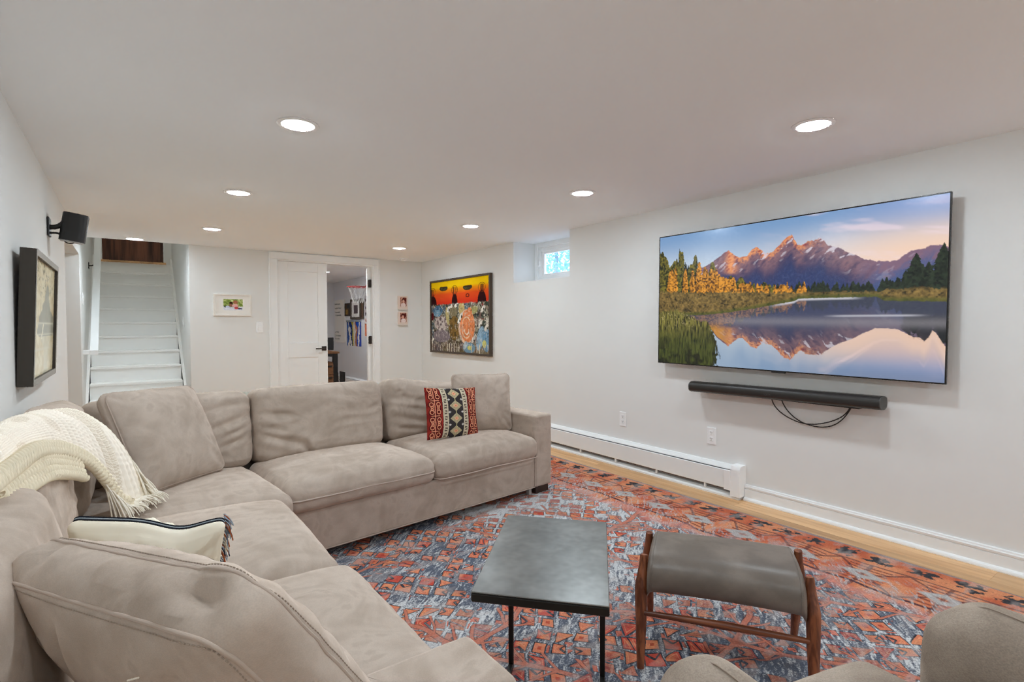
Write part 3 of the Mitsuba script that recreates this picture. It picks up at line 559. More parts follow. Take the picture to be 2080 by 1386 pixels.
def tv_pic(u, v):
    n1, n2, n3 = N2(u, v, 60, 34, 1), N2(u, v, 170, 96, 2), N2(u, v, 22, 14, 3)
    def mx(a, b, t): return a + (b - a) * np.asarray(t)[..., None]
    col = lambda *c: np.broadcast_to(sl(c), u.shape + (3,))
    c = np.array(tv_upper(u, v)); b, rf = BNK(u), RFL(u)
    sh = SHO(u); k_ = np.ones(9) / 9; sh = np.apply_along_axis(lambda q: np.convolve(np.pad(q, 4, 'edge'), k_, 'valid'), 0, sh)
    bank = mx(col(34, 30, 14), col(150, 122, 66), np.clip(n2 * 1.1 + (n1 - .5) * .9 - .05, 0, 1)); bank = mx(bank, col(58, 78, 24), sstep(-.035, -.004, v - sh) * (.35 + .6 * n2))
    c = mx(c, bank, sstep(-.006, .006, v - b - (n2 - .5) * .035 + .008))
    rip = (N2(u * .25, v, 60, 260, 33) - .5) * .012 * sstep(.6, .75, v)
    t = (rf - v) / np.maximum(rf - sh, .02); SK = SKY(u); vs = np.where(t > 0, SK + t * (b - SK), SK * np.clip(1 + t * 1.4, .02, 1)) + rip
    R = np.array(tv_upper(u, np.clip(vs, 0, .62)))
    lum = R.mean(-1, keepdims=True); R = (R * .72 + lum * .10); R = mx(R, col(70, 74, 98), sstep(.86, .64, v) * (t > 0) * .62)
    R = mx(R, col(206, 140, 40), sstep(.175, .19, u + (n2 - .5) * .02) * sstep(.36, .28, u + (n1 - .5) * .05) * sstep(.68, .74, v) * sstep(.87, .80, v + (n1 - .5) * .08) * (t > .05) * .75)
    R = mx(R, col(20, 24, 26), sstep(.885, .90, u + (n2 - .5) * .015) * sstep(.62, .68, v) * sstep(.0, .06, t + (n2 - .5) * .3) * .85)
    R = mx(R, col(112, 124, 150), sstep(.9, 1.02, v) * sstep(.45, .9, u) * .75); R = mx(R, col(168, 184, 198), sstep(.62, .2, u) * (t < 0) * .6); R = mx(R, col(226, 190, 168), sstep(.45, .8, u) * sstep(.97, .8, v) * (t < 0) * .7)
    mist = np.exp(-((v - .672 - .02 * (u - .5)) / .03) ** 2) * sstep(.2, .4, u); R = mx(R, col(150, 146, 152), mist * .45)
    R = mx(R, col(206, 206, 214), sstep(.020, .004, v - sh) * sstep(.47, .56, u) * sstep(.80, .74, u) * .85); R = mx(R, col(196, 196, 206), np.exp(-((v - .640) / .006) ** 2) * sstep(.66, .74, u) * sstep(.97, .9, u) * .7)
    c = mx(c, R, sstep(-.002, .004, v - sh - (n2 - .5) * .008))
    q = tvp([(345, 722), (365, 765), (400, 830), (412, 872), (418, 930), (404, 984)]); q = q[np.argsort(q[:, 1])]
    ge = np.interp(v, q[:, 1], q[:, 0]) + (N2(u, v, 200, 30, 40) - .5) * .05 * sstep(.62, .75, v)
    bl = N2(u + (v - .8) ** 2 * .3 * (n3 - .3), v, 240, 22, 41)
    gr = mx(col(16, 22, 6), col(140, 132, 62), np.clip((bl - .25) * 1.9, 0, 1) * (1.0 - .55 * sstep(.66, .95, v))); gr = mx(gr, col(40, 66, 18), sstep(.66, .85, v) * bl * .8)
    gr = mx(gr, col(180, 164, 110), (N2(u, v, 150, 100, 43) > .66) * sstep(.78, .62, v) * .6); gr = mx(gr, col(8, 10, 8), sstep(.45, .62, N2(u, v, 26, 16, 45)) * sstep(.68, .95, v) * .8)
    gr = mx(gr, col(12, 16, 8), sstep(-.03, .0, u - ge) * sstep(.7, .85, v) * .75)
    c = mx(c, gr, sstep(.004, -.004, u - ge) * sstep(-.012, .012, v - np.interp(u, [0, .08, .16, .2], [.60, .585, .63, .67]) - (n2 - .5) * .05))
    return np.clip(c, 0, 1)
# ------------------------------------------------------------------ television
tv = thing('television', 'large wall mounted television showing a mountain lake at sunrise', 'television')
TW, TH, TR = 1.738, .9365, math.radians(-.5); TC = np.array([3.234, 1.7215, 1.339])
er = np.array([0, -math.cos(TR), math.sin(TR)]); eu_ = np.array([0, math.sin(TR), math.cos(TR)])
Rtv = np.eye(4); Rtv[:3, 0] = er; Rtv[:3, 1] = eu_; Rtv[:3, 2] = [-1, 0, 0]; Rtv[:3, 3] = TC
def tvm(m): m = m.copy(); m.apply_transform(Rtv); return m
b = .0065
part(tv, 'bezel', tvm(cat(bx(-TW / 2, TW / 2, -TH / 2, -TH / 2 + b, -.012, .002, .001), bx(-TW / 2, TW / 2, TH / 2 - b, TH / 2, -.012, .002, .001), bx(-TW / 2, -TW / 2 + b, -TH / 2, TH / 2, -.012, .002, .001), bx(TW / 2 - b, TW / 2, -TH / 2, TH / 2, -.012, .002, .001))), 'm_black_gloss')
part(tv, 'back_panel', tvm(bx(-TW / 2 + .002, TW / 2 - .002, -TH / 2 + .002, TH / 2 - .002, -.022, -.002, .002)), 'm_black')
part(tv, 'wall_mount', tvm(bx(-.3, .3, -.2, .2, -.078, -.022, .004)), 'm_black')
sm_, sc_ = pic(tv_pic, 620, 340, TC + np.array([-.0005, 0, 0]), er, eu_, TW - 2 * b, TH - 2 * b)
part(tv, 'screen', sm_, 'm_black_gloss', True, label='lit screen with mountains mirrored in a lake', color=sc_ * 2.0 ** -exposure * 1.02, emitter={'type': 'area', 'radiance': VC})
part(tv, 'sensor', tvm(bx(.0, .085, -TH / 2 - .008, -TH / 2, -.01, .003, .001)), 'm_black')

# ---- soundbar with cables
sb = thing('soundbar', 'long black rounded soundbar fixed under the television', 'soundbar')
ya, yb_ = 2.292, 1.118; rz = .036
prof = [(.05 * math.copysign(abs(math.cos(a)) ** .75, math.cos(a)), .037 * math.copysign(abs(math.sin(a)) ** .75, math.sin(a))) for a in np.linspace(0, 2 * math.pi, 28, endpoint=False)]
def bar(y0, y1, s=1.0):
    m = prism([(3.232 + a * s, z * s) for a, z in prof], y0, y1); v = m.vertices.copy(); v[:, 2] += .735 - (v[:, 1] - 1.7) * .012; m.vertices = v; return m
part(sb, 'body', bar(yb_ + .006, ya - .006), 'm_grille', 40)
part(sb, 'end_cap', bar(yb_, yb_ + .006, .97), 'm_grille_cap', 40, label='grey end cap'); part(sb, 'end_cap', bar(ya - .006, ya, .97), 'm_grille_cap', 40)
part(sb, 'wall_bracket', bx(3.27, D, 1.25, 2.16, .69, .70, .001), 'm_black')
part(sb, 'logo', mv(trimesh.Trimesh(*(lambda m: (np.stack([m.vertices[:, 2] * 0 - .0505 - m.vertices[:, 2], -m.vertices[:, 0], m.vertices[:, 1]], 1), m.faces))(meshkit.text_mesh('SONOS', .009, .0006)), process=False), (3.232, 1.745, .724)), 'm_grille_cap')
for nm, pts, lb in (('cable', [(3.27, 1.742, .70), (3.285, 1.725, .645), (3.29, 1.64, .585), (3.285, 1.53, .565), (3.285, 1.42, .59), (3.28, 1.335, .64), (3.27, 1.29, .705)], 'outer black cable looping under the soundbar'),
                    ('cable', [(3.27, 1.68, .70), (3.29, 1.66, .64), (3.295, 1.6, .585), (3.295, 1.52, .558), (3.295, 1.40, .572), (3.29, 1.34, .62), (3.27, 1.285, .705)], 'inner black cable hanging in a loop below the soundbar')):
    single(nm, tube(spline(pts, 40), .0032, 8), 'm_black', lb, 'cable', True)

# ---- outlets and switches
def outlet(y, z, label):
    k = thing('outlet', label, 'outlet')
    part(k, 'plate', bx(D - .006, D, y - .037, y + .037, z - .06, z + .06, .003), 'm_plastic')
    for s in (-1, 1):
        r_ = part(k, 'receptacle', bx(D - .0085, D - .005, y - .017, y + .017, z + s * .0215 - .0155, z + s * .0215 + .0155, .002), 'm_plastic')
        part(r_, 'slot', cat(*[bx(D - .0092, D - .008, y + o - .0012, y + o + .0012, z + s * .0215 - .002, z + s * .0215 + .007) for o in (-.006, .006)], bx(D - .0092, D - .008, y - .002, y + .002, z + s * .0215 - .01, z + s * .0215 - .006)), 'm_slot')
    return k
outlet(3.012, .385, 'white wall outlet nearer the sofa arm'); outlet(2.188, .382, 'white wall outlet below the left end of the soundbar')
def switch(pos, nrm, w, h, n, label):
    """plate at pos facing nrm ('-y', '+x' or '-x')."""
    k = thing('light_switch', label, 'light switch'); x, y, z = pos
    def at(a0, a1, z0, z1, d0, d1, r=.0015):
        if nrm == '-y': return bx(x + a0, x + a1, y - d1, y - d0, z + z0, z + z1, r)
        return bx(x + d0, x + d1, y + a0, y + a1, z + z0, z + z1, r) if nrm == '+x' else bx(x - d1, x - d0, y + a0, y + a1, z + z0, z + z1, r)
    part(k, 'plate', at(-w / 2, w / 2, -h / 2, h / 2, 0, .007, .003), 'm_plastic')
    for i in range(n): c = (i - (n - 1) / 2) * .045; part(k, 'rocker', at(c - .016, c + .016, -.033, .033, .006, .011), 'm_plastic')
switch((1.245, YB, 1.148), '-y', .075, .125, 1, 'white light switch on the back wall beside the double door')
switch((SX1, 7.53, 1.215), '-x', .075, .125, 1, 'white light switch on the right wall of the stairs')
switch((SX0, 7.05, 1.45), '+x', .165, .125, 3, 'wide white switch plate on the stair wall left of the handrail')

# ---- baseboard heater
def heater(k, yA, yB_, x=D, sgn=-1, cap=True):
    def pf(q): return [(x + sgn * a, z) for a, z in q]
    part(k, 'back_plate', prism(pf([(0, .02), (.006, .02), (.006, .205), (0, .205)]), yA, yB_), 'm_heater')
    part(k, 'top_cap', prism(pf([(0, .214), (.016, .212), (.018, .206), (0, .206)]), yA, yB_), 'm_heater')
    part(k, 'damper', prism(pf([(.022, .212), (.052, .196), (.054, .190), (.020, .205)]), yA, yB_), 'm_heater')
    part(k, 'front_panel', prism(pf([(.062, .186), (.066, .182), (.066, .062), (.06, .058), (.06, .184)]), yA, yB_), 'm_heater')
    part(k, 'base_rail', prism(pf([(0, 0), (.062, 0), (.062, .012), (.04, .03), (0, .034)]), yA, yB_), 'm_heater')
    part(k, 'fin_element', prism(pf([(.012, .05), (.05, .05), (.05, .15), (.012, .15)]), yA + .02, yB_), 'm_fin')
    n = int((yB_ - yA) / .42)
    for i in range(n): part(k, 'support_clip', prism(pf([(.045, .03), (.062, .03), (.062, .07), (.045, .07)]), yA + .25 + i * .42, yA + .262 + i * .42), 'm_heater')
    if cap:
        part(k, 'end_cap', cat(prism(pf([(0, .02), (.074, .02), (.075, .19), (.07, .21), (.06, .222), (.04, .226), (0, .226)]), yA - .012, yA + .055), prism(pf([(.07, .055), (.076, .055), (.077, .185), (.07, .19)]), yA + .055, yA + .1)), 'm_plastic', 35)
ht = thing('baseboard_heater', 'long white baseboard heater along the right wall behind the sofa arm', 'heater')
heater(ht, 1.945, 5.6)

# ------------------------------------------------------------------ pictures on the walls
def paint(u, v):
    n1, n2, n3 = N2(u, v, 26, 22, 3), N2(u, v, 60, 60, 4), N2(u, v, 12, 10, 5)
    def mx(a, b, t): return a + (b - a) * np.asarray(t)[..., None]
    col = lambda *c: np.broadcast_to(sl(c), u.shape + (3,))
    c = mx(col(248, 206, 24), col(240, 150, 30), sstep(.08, .13, v)); c = mx(c, col(226, 84, 40), sstep(.11, .2, v)); c = mx(c, col(214, 60, 40), sstep(.2, .32, v))
    for cx, hw, hh in ((.03, .075, .13), (.44, .05, .14), (.885, .065, .15)):
        d = ((u - cx) / hw) ** 2 + ((v - .33) / hh) ** 2; c = mx(c, col(52, 26, 28), (d < 1) * 1.0)
        for k in (-2, -1, 0, 1, 2): c = mx(c, col(60, 30, 30), (np.abs(u - cx - k * .012) < .0035) * ((v > .1) & (v < .25)))
        c = mx(c, col(120, 60, 30), (np.abs(np.hypot((u - cx) / .052, (v - .14) / .06) - 1) < .06) * 1.0)
    for cx, cy in ((.24, .10), (.66, .12)):
        d = ((u - cx) / .075) ** 2 + ((v - cy) / .04) ** 2; c = mx(c, col(70, 54, 40), ((d < 1) & (v > cy - .02)) * 1.0); c = mx(c, col(90, 96, 60), ((d < .55) & (v > cy - .005)) * (n2 > .5))
    c = mx(c, col(90, 30, 26), (np.abs(np.hypot((u - .66) / .03, (v - .23) / .025) - .8) < .22) * 1.0)
    f = mx(col(70, 76, 66), col(150, 146, 128), sstep(.35, .65, n1)); f = mx(f, col(86, 112, 132), sstep(.55, .7, n3) * .7); f = mx(f, col(146, 118, 110), sstep(.55, .7, N2(u, v, 14, 10, 9)) * .6)
    f = mx(f, col(226, 220, 206), sstep(.6, .68, N2(u, v, 44, 30, 11)) * .85); f = mx(f, col(34, 30, 32), sstep(.62, .69, N2(u, v, 50, 34, 13)) * .85)
    f = mx(f, col(128, 52, 44), sstep(.6, .68, N2(u, v, 20, 18, 17)) * sstep(.7, .8, u) * sstep(.62, .5, v))
    lower = sstep(.7, .98, v); f = mx(f, mx(col(120, 100, 62), col(112, 84, 78), sstep(.3, .7, n3)), lower * .65)
    def ell(cx, cy, a, b_, cc, rot=0., k=1.):
        nonlocal f
        du, dv = u - cx, v - cy; x = du * math.cos(rot) + dv * math.sin(rot); y = -du * math.sin(rot) + dv * math.cos(rot)
        d = (x / a) ** 2 + (y / b_) ** 2; f = mx(f, cc if isinstance(cc, np.ndarray) else col(*cc), sstep(1.08, .92, d) * k); return d
    wool = mx(col(206, 194, 188), col(120, 104, 104), sstep(.5, .62, N2(u, v, 70, 26, 19)))
    ell(.20, .60, .14, .10, wool); ell(.13, .42, .09, .075, (78, 112, 142)); ell(.12, .455, .07, .05, (120, 156, 180)); ell(.42, .44, .07, .08, (138, 128, 100)); ell(.20, .78, .16, .09, (136, 124, 130)); ell(.02, .5, .025, .06, (90, 30, 32))
    ell(.43, .67, .10, .17, mx(col(132, 104, 58), col(92, 78, 50), sstep(.5, .6, N2(u, v, 60, 30, 23)))); ell(.31, .5, .03, .13, (186, 172, 120), -.12); ell(.56, .4, .05, .09, (196, 172, 112)); ell(.76, .43, .07, .05, (170, 164, 112), -.5)
    ell(.64, .65, .135, .235, (230, 196, 170)); ell(.655, .64, .12, .215, (226, 140, 92)); ell(.69, .52, .05, .13, (226, 140, 92))
    sp = np.hypot((u - .64) / .075, (v - .66) / .14); f = mx(f, col(246, 206, 170), (np.abs(sp - 1) < .07) * (u < .70) * 1.0); f = mx(f, col(246, 214, 186), (np.abs(np.hypot((u - .645) / .035, (v - .7) / .05) - 1) < .2) * (v > .68) * 1.0)
    ell(.86, .80, .055, .16, (150, 182, 204), .2); ell(.95, .82, .06, .15, (120, 160, 190)); ell(.92, .87, .03, .05, (206, 206, 130)); ell(.68, .93, .10, .07, (126, 158, 178)); ell(.69, .93, .035, .03, (206, 206, 120)); ell(.62, .9, .03, .06, (186, 200, 206), .4)
    for cx, cy in ((.33, .4), (.55, .5), (.47, .34), (.40, .34), (.02, .86), (.75, .82), (.86, .62), (.95, .66), (.9, .42), (.52, .56)):
        ell(cx, cy, .022, .05, (236, 232, 222), .5); ell(cx + .012, cy + .01, .008, .02, (24, 22, 24))
    legs = (np.sin(u * 150) > .55) * (v > .88); f = mx(f, col(222, 214, 196), legs * sstep(.45, .6, N2(u, v, 30, 4, 29)))
    f = f * (.62 + .62 * N2(u + v * .2, v, 90, 40, 37))[..., None]; f = mx(f, col(226, 220, 208), sstep(.66, .72, N2(u, v, 60, 34, 39)) * .4); f = mx(f, col(44, 42, 44), sstep(.66, .72, N2(u - v * .2, v, 64, 30, 41)) * .4)
    return np.clip(mx(c, f, sstep(.32, .335, v + (n2 - .5) * .03)), 0, 1)
pt = thing('painting', 'large framed painting with yellow and red sky over crowded animals', 'painting')
py0, py1, pz0, pz1 = 4.94, 6.385, .816, 1.752; px_ = 3.275
def pframe(k, x0, x1, t, mat): part(k, 'frame', cat(bx(x0, x1, py0, py0 + t, pz0, pz1, .002), bx(x0, x1, py1 - t, py1, pz0, pz1, .002), bx(x0, x1, py0 + t, py1 - t, pz0, pz0 + t, .002), bx(x0, x1, py0 + t, py1 - t, pz1 - t, pz1, .002)), mat)
pframe(pt, px_ - .005, D - .004, .024, 'm_frame_brown')
pm, pc = pic(paint, 260, 200, (px_ + .008, (py0 + py1) / 2, (pz0 + pz1) / 2), (0, -1, 0), (0, 0, 1), py1 - py0 - .044, pz1 - pz0 - .044)
part(pt, 'canvas', pm, 'm_print', True, color=pc)
part(pt, 'backing', bx(px_ + .012, D - .006, py0 + .01, py1 - .01, pz0 + .01, pz1 - .01), 'm_frame_brown')

def fam(u, v):
    def mx(a, b, t): return a + (b - a) * np.asarray(t)[..., None]
    col = lambda *c: np.broadcast_to(sl(c), u.shape + (3,)); n1 = N2(u, v, 9, 7, 2)
    c = mx(col(128, 152, 70), col(206, 214, 150), sstep(.35, .65, n1)); c = mx(c, col(40, 50, 36), sstep(.5, .7, v) * (u < .45)); c = mx(c, col(222, 226, 236), sstep(.66, .8, v + (n1 - .5) * .4))
    for cx, cy, a, b_, cc in ((.40, .40, .10, .16, (62, 40, 30)), (.38, .55, .07, .14, (150, 100, 80)), (.62, .28, .13, .17, (172, 112, 86)), (.60, .58, .16, .16, (232, 178, 178)), (.66, .8, .12, .12, (196, 80, 80)), (.22, .7, .1, .1, (206, 214, 236)), (.85, .85, .12, .07, (90, 90, 110))):
        d = ((u - cx) / a) ** 2 + ((v - cy) / b_) ** 2; c = mx(c, col(*cc), sstep(1.35, .6, d + (n1 - .5) * .8))
    return np.clip(c * (.7 + .6 * N2(u, v, 22, 16, 5))[..., None], 0, 1)
wf = thing('framed_photo', 'wide white frame with a small family photo on the back wall', 'picture frame')
fx0, fx1, fz0, fz1 = .775, 1.16, 1.278, 1.524
part(wf, 'frame', cat(bx(fx0, fx0 + .02, YB - .022, YB, fz0, fz1, .002), bx(fx1 - .02, fx1, YB - .022, YB, fz0, fz1, .002), bx(fx0, fx1, YB - .022, YB, fz0, fz0 + .018, .002), bx(fx0, fx1, YB - .022, YB, fz1 - .018, fz1, .002)), 'm_frame_white')
part(wf, 'mat_board', bx(fx0 + .01, fx1 - .01, YB - .012, YB - .004, fz0 + .01, fz1 - .01), 'm_mat_white')
pm, pc = pic(fam, 60, 46, (.973, YB - .0125, 1.405), (1, 0, 0), (0, 0, 1), .196, .124); part(wf, 'photo', pm, 'm_print', True, color=pc)
def portrait(seed):
    def fn(u, v):
        def mx(a, b, t): return a + (b - a) * np.asarray(t)[..., None]
        col = lambda *c: np.broadcast_to(sl(c), u.shape + (3,)); n1 = N2(u, v, 6, 6, seed)
        c = mx(col(120, 52, 46), col(196, 150, 130), sstep(.4, .6, n1))
        for cx, cy, a, b_, cc in ((.45 + .1 * (seed % 2), .32, .26, .24, (74, 36, 32)), (.42 + .12 * (seed % 2), .42, .17, .18, (216, 168, 150)), (.5, .85, .4, .25, (232, 214, 208)), (.8, .25, .16, .2, (96, 40, 36))):
            d = ((u - cx) / a) ** 2 + ((v - cy) / b_) ** 2; c = mx(c, col(*cc), sstep(1.15, .85, d))
        return np.clip(c * (.8 + .4 * N2(u, v, 16, 16, seed + 3))[..., None], 0, 1)
    return fn
for i, (zc, lb) in enumerate(((1.478, 'upper of two small pink toned photo blocks by the corner'), (1.268, 'lower of two small pink toned photo blocks by the corner'))):
    k = thing('photo_block', lb, 'picture frame', None)
    part(k, 'block', bx(2.955, 3.09, YB - .026, YB, zc - .088, zc + .088, .003), 'm_pink')
    pm, pc = pic(portrait(i + 3), 30, 34, (3.028, YB - .0265, zc + .008), (1, 0, 0), (0, 0, 1), .092, .125); part(k, 'photo', pm, 'm_print', True, color=pc)
    part(k, 'ledge', bx(2.953, 3.092, YB - .034, YB, zc - .096, zc - .086, .002), 'm_frame_white')

# ---- deep dark frame on the left wall, tipped forward a little
ar = thing('shadow_box_frame', 'deep dark framed artwork tilted off the left wall', 'picture frame')
ay0, ay1, az0, az1 = 2.9, 3.735, .912, 1.478
tl = math.atan2(.022, az1 - az0)
def art(m):
    m = m.copy(); m.apply_translation((-L + .002, 0, -az0)); a = m.vertices.copy()
    x, z = a[:, 0] + L, a[:, 2]; a[:, 0] = -L + x * math.cos(tl) + z * math.sin(tl); a[:, 2] = az0 + z * math.cos(tl) - x * math.sin(tl); m.vertices = a; return m
t = .026; dp = .052
part(ar, 'frame', art(cat(bx(0, dp, ay0, ay0 + t, az0, az1, .002), bx(0, dp, ay1 - t, ay1, az0, az1, .002), bx(0, dp, ay0 + t, ay1 - t, az0, az0 + t, .002), bx(0, dp, ay0 + t, ay1 - t, az1 - t, az1, .002))), 'm_frame_dark')
part(ar, 'frame_face', art(cat(bx(dp, dp + .002, ay0, ay0 + .012, az0, az1), bx(dp, dp + .002, ay1 - t, ay1, az0, az1), bx(dp, dp + .002, ay0, ay1, az0, az0 + t), bx(dp, dp + .002, ay0, ay1, az1 - t, az1))), 'm_frame_front', label='greyish front face of the frame')
def artp(u, v):
    def mx(a, b, t): return a + (b - a) * np.asarray(t)[..., None]
    col = lambda *c: np.broadcast_to(sl(c), u.shape + (3,)); n1 = N2(u, v, 12, 16, 2)
    c = mx(col(206, 190, 152), col(224, 212, 180), sstep(.3, .7, n1)); c = mx(c, col(90, 82, 62), sstep(.66, .72, N2(u, v, 30, 40, 6)) * sstep(.42, .2, v) * .8)
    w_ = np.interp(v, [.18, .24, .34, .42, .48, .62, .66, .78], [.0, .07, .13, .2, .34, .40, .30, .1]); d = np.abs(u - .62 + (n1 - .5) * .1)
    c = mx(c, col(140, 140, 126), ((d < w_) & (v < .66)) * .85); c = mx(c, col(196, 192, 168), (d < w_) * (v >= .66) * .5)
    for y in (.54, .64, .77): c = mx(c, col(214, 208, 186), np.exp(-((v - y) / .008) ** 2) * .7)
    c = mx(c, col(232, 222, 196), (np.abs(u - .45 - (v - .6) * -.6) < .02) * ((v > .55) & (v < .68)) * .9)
    return np.clip(c, 0, 1)
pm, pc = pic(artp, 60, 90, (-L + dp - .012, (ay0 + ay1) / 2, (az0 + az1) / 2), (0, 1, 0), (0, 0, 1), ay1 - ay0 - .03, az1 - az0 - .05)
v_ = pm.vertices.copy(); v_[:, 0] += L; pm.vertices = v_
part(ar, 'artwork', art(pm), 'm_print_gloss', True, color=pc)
part(ar, 'backing', art(bx(.002, dp - .016, ay0 + .01, ay1 - .01, az0 + .01, az1 - .01)), 'm_frame_dark')

# ---- wall speaker
sp = thing('wall_speaker', 'black speaker on a tilting wall bracket high on the left wall', 'speaker')
part(sp, 'wall_plate', bx(-L, -L + .012, 4.10, 4.20, 1.69, 1.80, .004), 'm_black')
part(sp, 'bracket_arm', cat(tube(spline([(-L + .01, 4.15, 1.745), (-L + .04, 4.15, 1.75), (-L + .075, 4.15, 1.78)], 8), [.014] * 8, 10), tube(spline([(-L + .01, 4.15, 1.71), (-L + .045, 4.15, 1.712), (-L + .075, 4.15, 1.70)], 8), .006, 8)), 'm_black', 40)
sq = [(.062 * math.copysign(abs(math.cos(a)) ** .55, math.cos(a)), .062 * math.copysign(abs(math.sin(a)) ** .55, math.sin(a))) for a in np.linspace(0, 2 * math.pi, 40, endpoint=False)]
from shapely.geometry import Polygon as _Pg
def spk(z0, z1, s=1.0):
    m = trimesh.creation.extrude_polygon(_Pg([(a * s, b_ * s) for a, b_ in sq]), z1 - z0, engine='earcut'); m.apply_translation((0, 0, z0))
    m.apply_transform(trimesh.transformations.rotation_matrix(math.radians(9), [.35, 1, 0])); m.apply_translation((-L + .122, 4.15, 1.752)); return m
part(sp, 'body', spk(-.083, .075), 'm_black', 40); part(sp, 'top', spk(.075, .082, .97), 'm_black_gloss', 40); part(sp, 'base', spk(-.09, -.083, .9), 'm_grey_plastic', 40, label='grey underside')
single('cable', cat(tube(spline([(-.285, 4.14, 1.69), (-.29, 4.14, 1.665), (-.265, 4.14, 1.655), (-.243, 4.14, 1.675)], 16), .003, 8), bx(-.255, -.215, 4.13, 4.155, 1.666, 1.684, .003)), 'm_black', 'short black plug cable under the wall speaker', 'cable', 30)

# ------------------------------------------------------------------ rug
rg_ = thing('area_rug', 'large orange and grey oriental patterned rug', 'rug')
def rugmesh():
    xs, ys = np.linspace(RX0, RX1, 8), np.linspace(RY0, RY1, 12)
    return bx(RX0, RX1, RY0, RY1, .001, .009, .002)
part(rg_, 'pile', rugmesh(), 'm_rug')

# ------------------------------------------------------------------ sectional sofa
SO, SA = np.array([.825, 2.632]), math.radians(6.985)
sd_, sn_ = np.array([math.cos(SA), math.sin(SA)]), np.array([-math.sin(SA), math.cos(SA)])
def loc(V):  # (s, t, z) -> world
    V = np.asarray(V, float); return np.c_[SO[0] + V[:, 0] * sd_[0] + V[:, 1] * sn_[0], SO[1] + V[:, 0] * sd_[1] + V[:, 1] * sn_[1], V[:, 2]]
sofa = thing('sectional_sofa', 'taupe suede L shaped sectional sofa with loose back cushions', 'sofa')
def block(x0, x1, y0, y1, z0, z1, r=.02, crown=(0, 0, 0), seed=0, amp=.0015, step=.03, local=False):
    V, Fc = rbox(x1 - x0, y1 - y0, z1 - z0, r, crown, seed, amp, step); V = V + [(x0 + x1) / 2, (y0 + y1) / 2, (z0 + z1) / 2]
    return M(loc(V) if local else V, Fc)
# right run
part(sofa, 'base', block(-1.02, 1.408, 0, .9, .062, .275, .012, local=True), 'm_suede', True)
part(sofa, 'arm', block(1.408, 1.562, -.005, .92, .062, .549, .016, (.004, .002, .004), 3, local=True, step=.02), 'm_suede', True)
part(sofa, 'back_frame', block(-1.02, 1.408, .72, .92, .07, .66, .05, (0, 0, .01), 4, local=True), 'm_suede', True)
part(sofa, 'foot', M(loc(bx(1.43, 1.555, .02, .09, 0.009, .064, .003).vertices), bx(1.43, 1.555, .02, .09, 0.009, .064, .003).faces), 'm_leg_dark', label='dark wooden foot')
part(sofa, 'foot', M(loc(bx(1.43, 1.555, .80, .88, 0.009, .064, .003).vertices), bx(1.43, 1.555, .80, .88, .009, .064, .003).faces), 'm_leg_dark')
part(sofa, 'glide', M(loc(bx(1.375, 1.40, .03, .06, .009, .064, .002).vertices), bx(1.375, 1.40, .03, .06, .009, .064, .002).faces), 'm_grey_plastic')
bp = loc(np.array([(s, -.002, .066) for s in np.linspace(-.4, 1.40, 60)])); part(sofa, 'piping', tube(bp, .004, 6), 'm_piping', True)
bp = loc(np.array([(1.397, -.004, z) for z in np.linspace(.07, .268, 10)] + [(s, -.004, .268 + 0 * s) for s in np.linspace(1.39, 1.36, 3)])); part(sofa, 'piping', tube(bp, .0035, 6), 'm_piping', True)
# left run
part(sofa, 'base', block(-.33, .535, .89, 2.72, .062, .275, .012), 'm_suede', True)
part(sofa, 'arm', block(-.34, .535, .715, .888, .062, .553, .02, (.002, .004, .004), 6, step=.02), 'm_suede', True)
part(sofa, 'back_frame', block(-.362, -.19, .73, 3.3, .07, .70, .07, (.012, 0, .01), 7), 'm_suede', True)
for x in (-.28, .48):
    part(sofa, 'foot', bx(x - .03, x + .03, .74, .82, .009 if x > RX0 else 0, .064, .003), 'm_leg_dark')
# seat cushions
def rim(x0, x1, y0, y1, z, r, n=90, local=False, wob=0.0, seed=0):
    from shapely.geometry import box as sbox
    g = sbox(x0 + r, y0 + r, x1 - r, y1 - r).buffer(r, quad_segs=6).exterior; p = np.array([g.interpolate(i / n, normalized=True).coords[0] for i in range(n)])
    P = np.c_[p, np.full(n, z) + wob * (meshkit.noise(np.c_[p * 6, np.zeros(n)], seed) - .5)]; return loc(P) if local else P
def seat(x0, x1, y0, y1, local, seed, z0=.272, z1=.402, crown=.05, creases=(), dome=0.0):
    V, Fc = rbox(x1 - x0, y1 - y0, z1 - z0, .045, (.012, .012, 0), seed, .0035, .014)
    n = V[:, :2] / (np.array([x1 - x0, y1 - y0]) / 2); b_ = (np.clip(1 - np.abs(n[:, 0]) ** 2.6, 0, 1) * np.clip(1 - np.abs(n[:, 1]) ** 2.6, 0, 1)) ** .6
    V[:, 2] += np.where(V[:, 2] > 0, crown * b_ * np.clip(V[:, 2] / ((z1 - z0) / 2), 0, 1), 0)
    for cr in creases: V = crease(V, Fc, *cr)
    V = V + [(x0 + x1) / 2, (y0 + y1) / 2, (z0 + z1) / 2]; V = loc(V) if local else V
    k = part(sofa, 'seat_cushion', M(V, Fc), 'm_suede', True)
    return k
k = seat(-.24, .578, -.035, .6, True, 11, creases=[((-.38, -.30, .03), (-.20, -.16, .07), .008, .02), ((-.36, -.30, .05), (-.35, -.1, .06), .006, .02)])
part(k, 'piping', tube(rim(-.242, .58, -.046, .6, .338, .05, local=True, wob=.012, seed=2), .0042, 6, True), 'm_piping', True)
k = seat(.588, 1.402, -.04, .6, True, 12)
part(k, 'piping', tube(rim(.584, 1.406, -.05, .6, .285, .05, local=True, wob=.006, seed=3), .0035, 6, True), 'm_piping', True)
seat(-1.0, -.25, -.13, .6, True, 13, crown=.04)
k = seat(-.19, .572, .888, 1.672, False, 14, creases=[((-.2, .1, .08), (.1, .2, .09), .003, .03)])
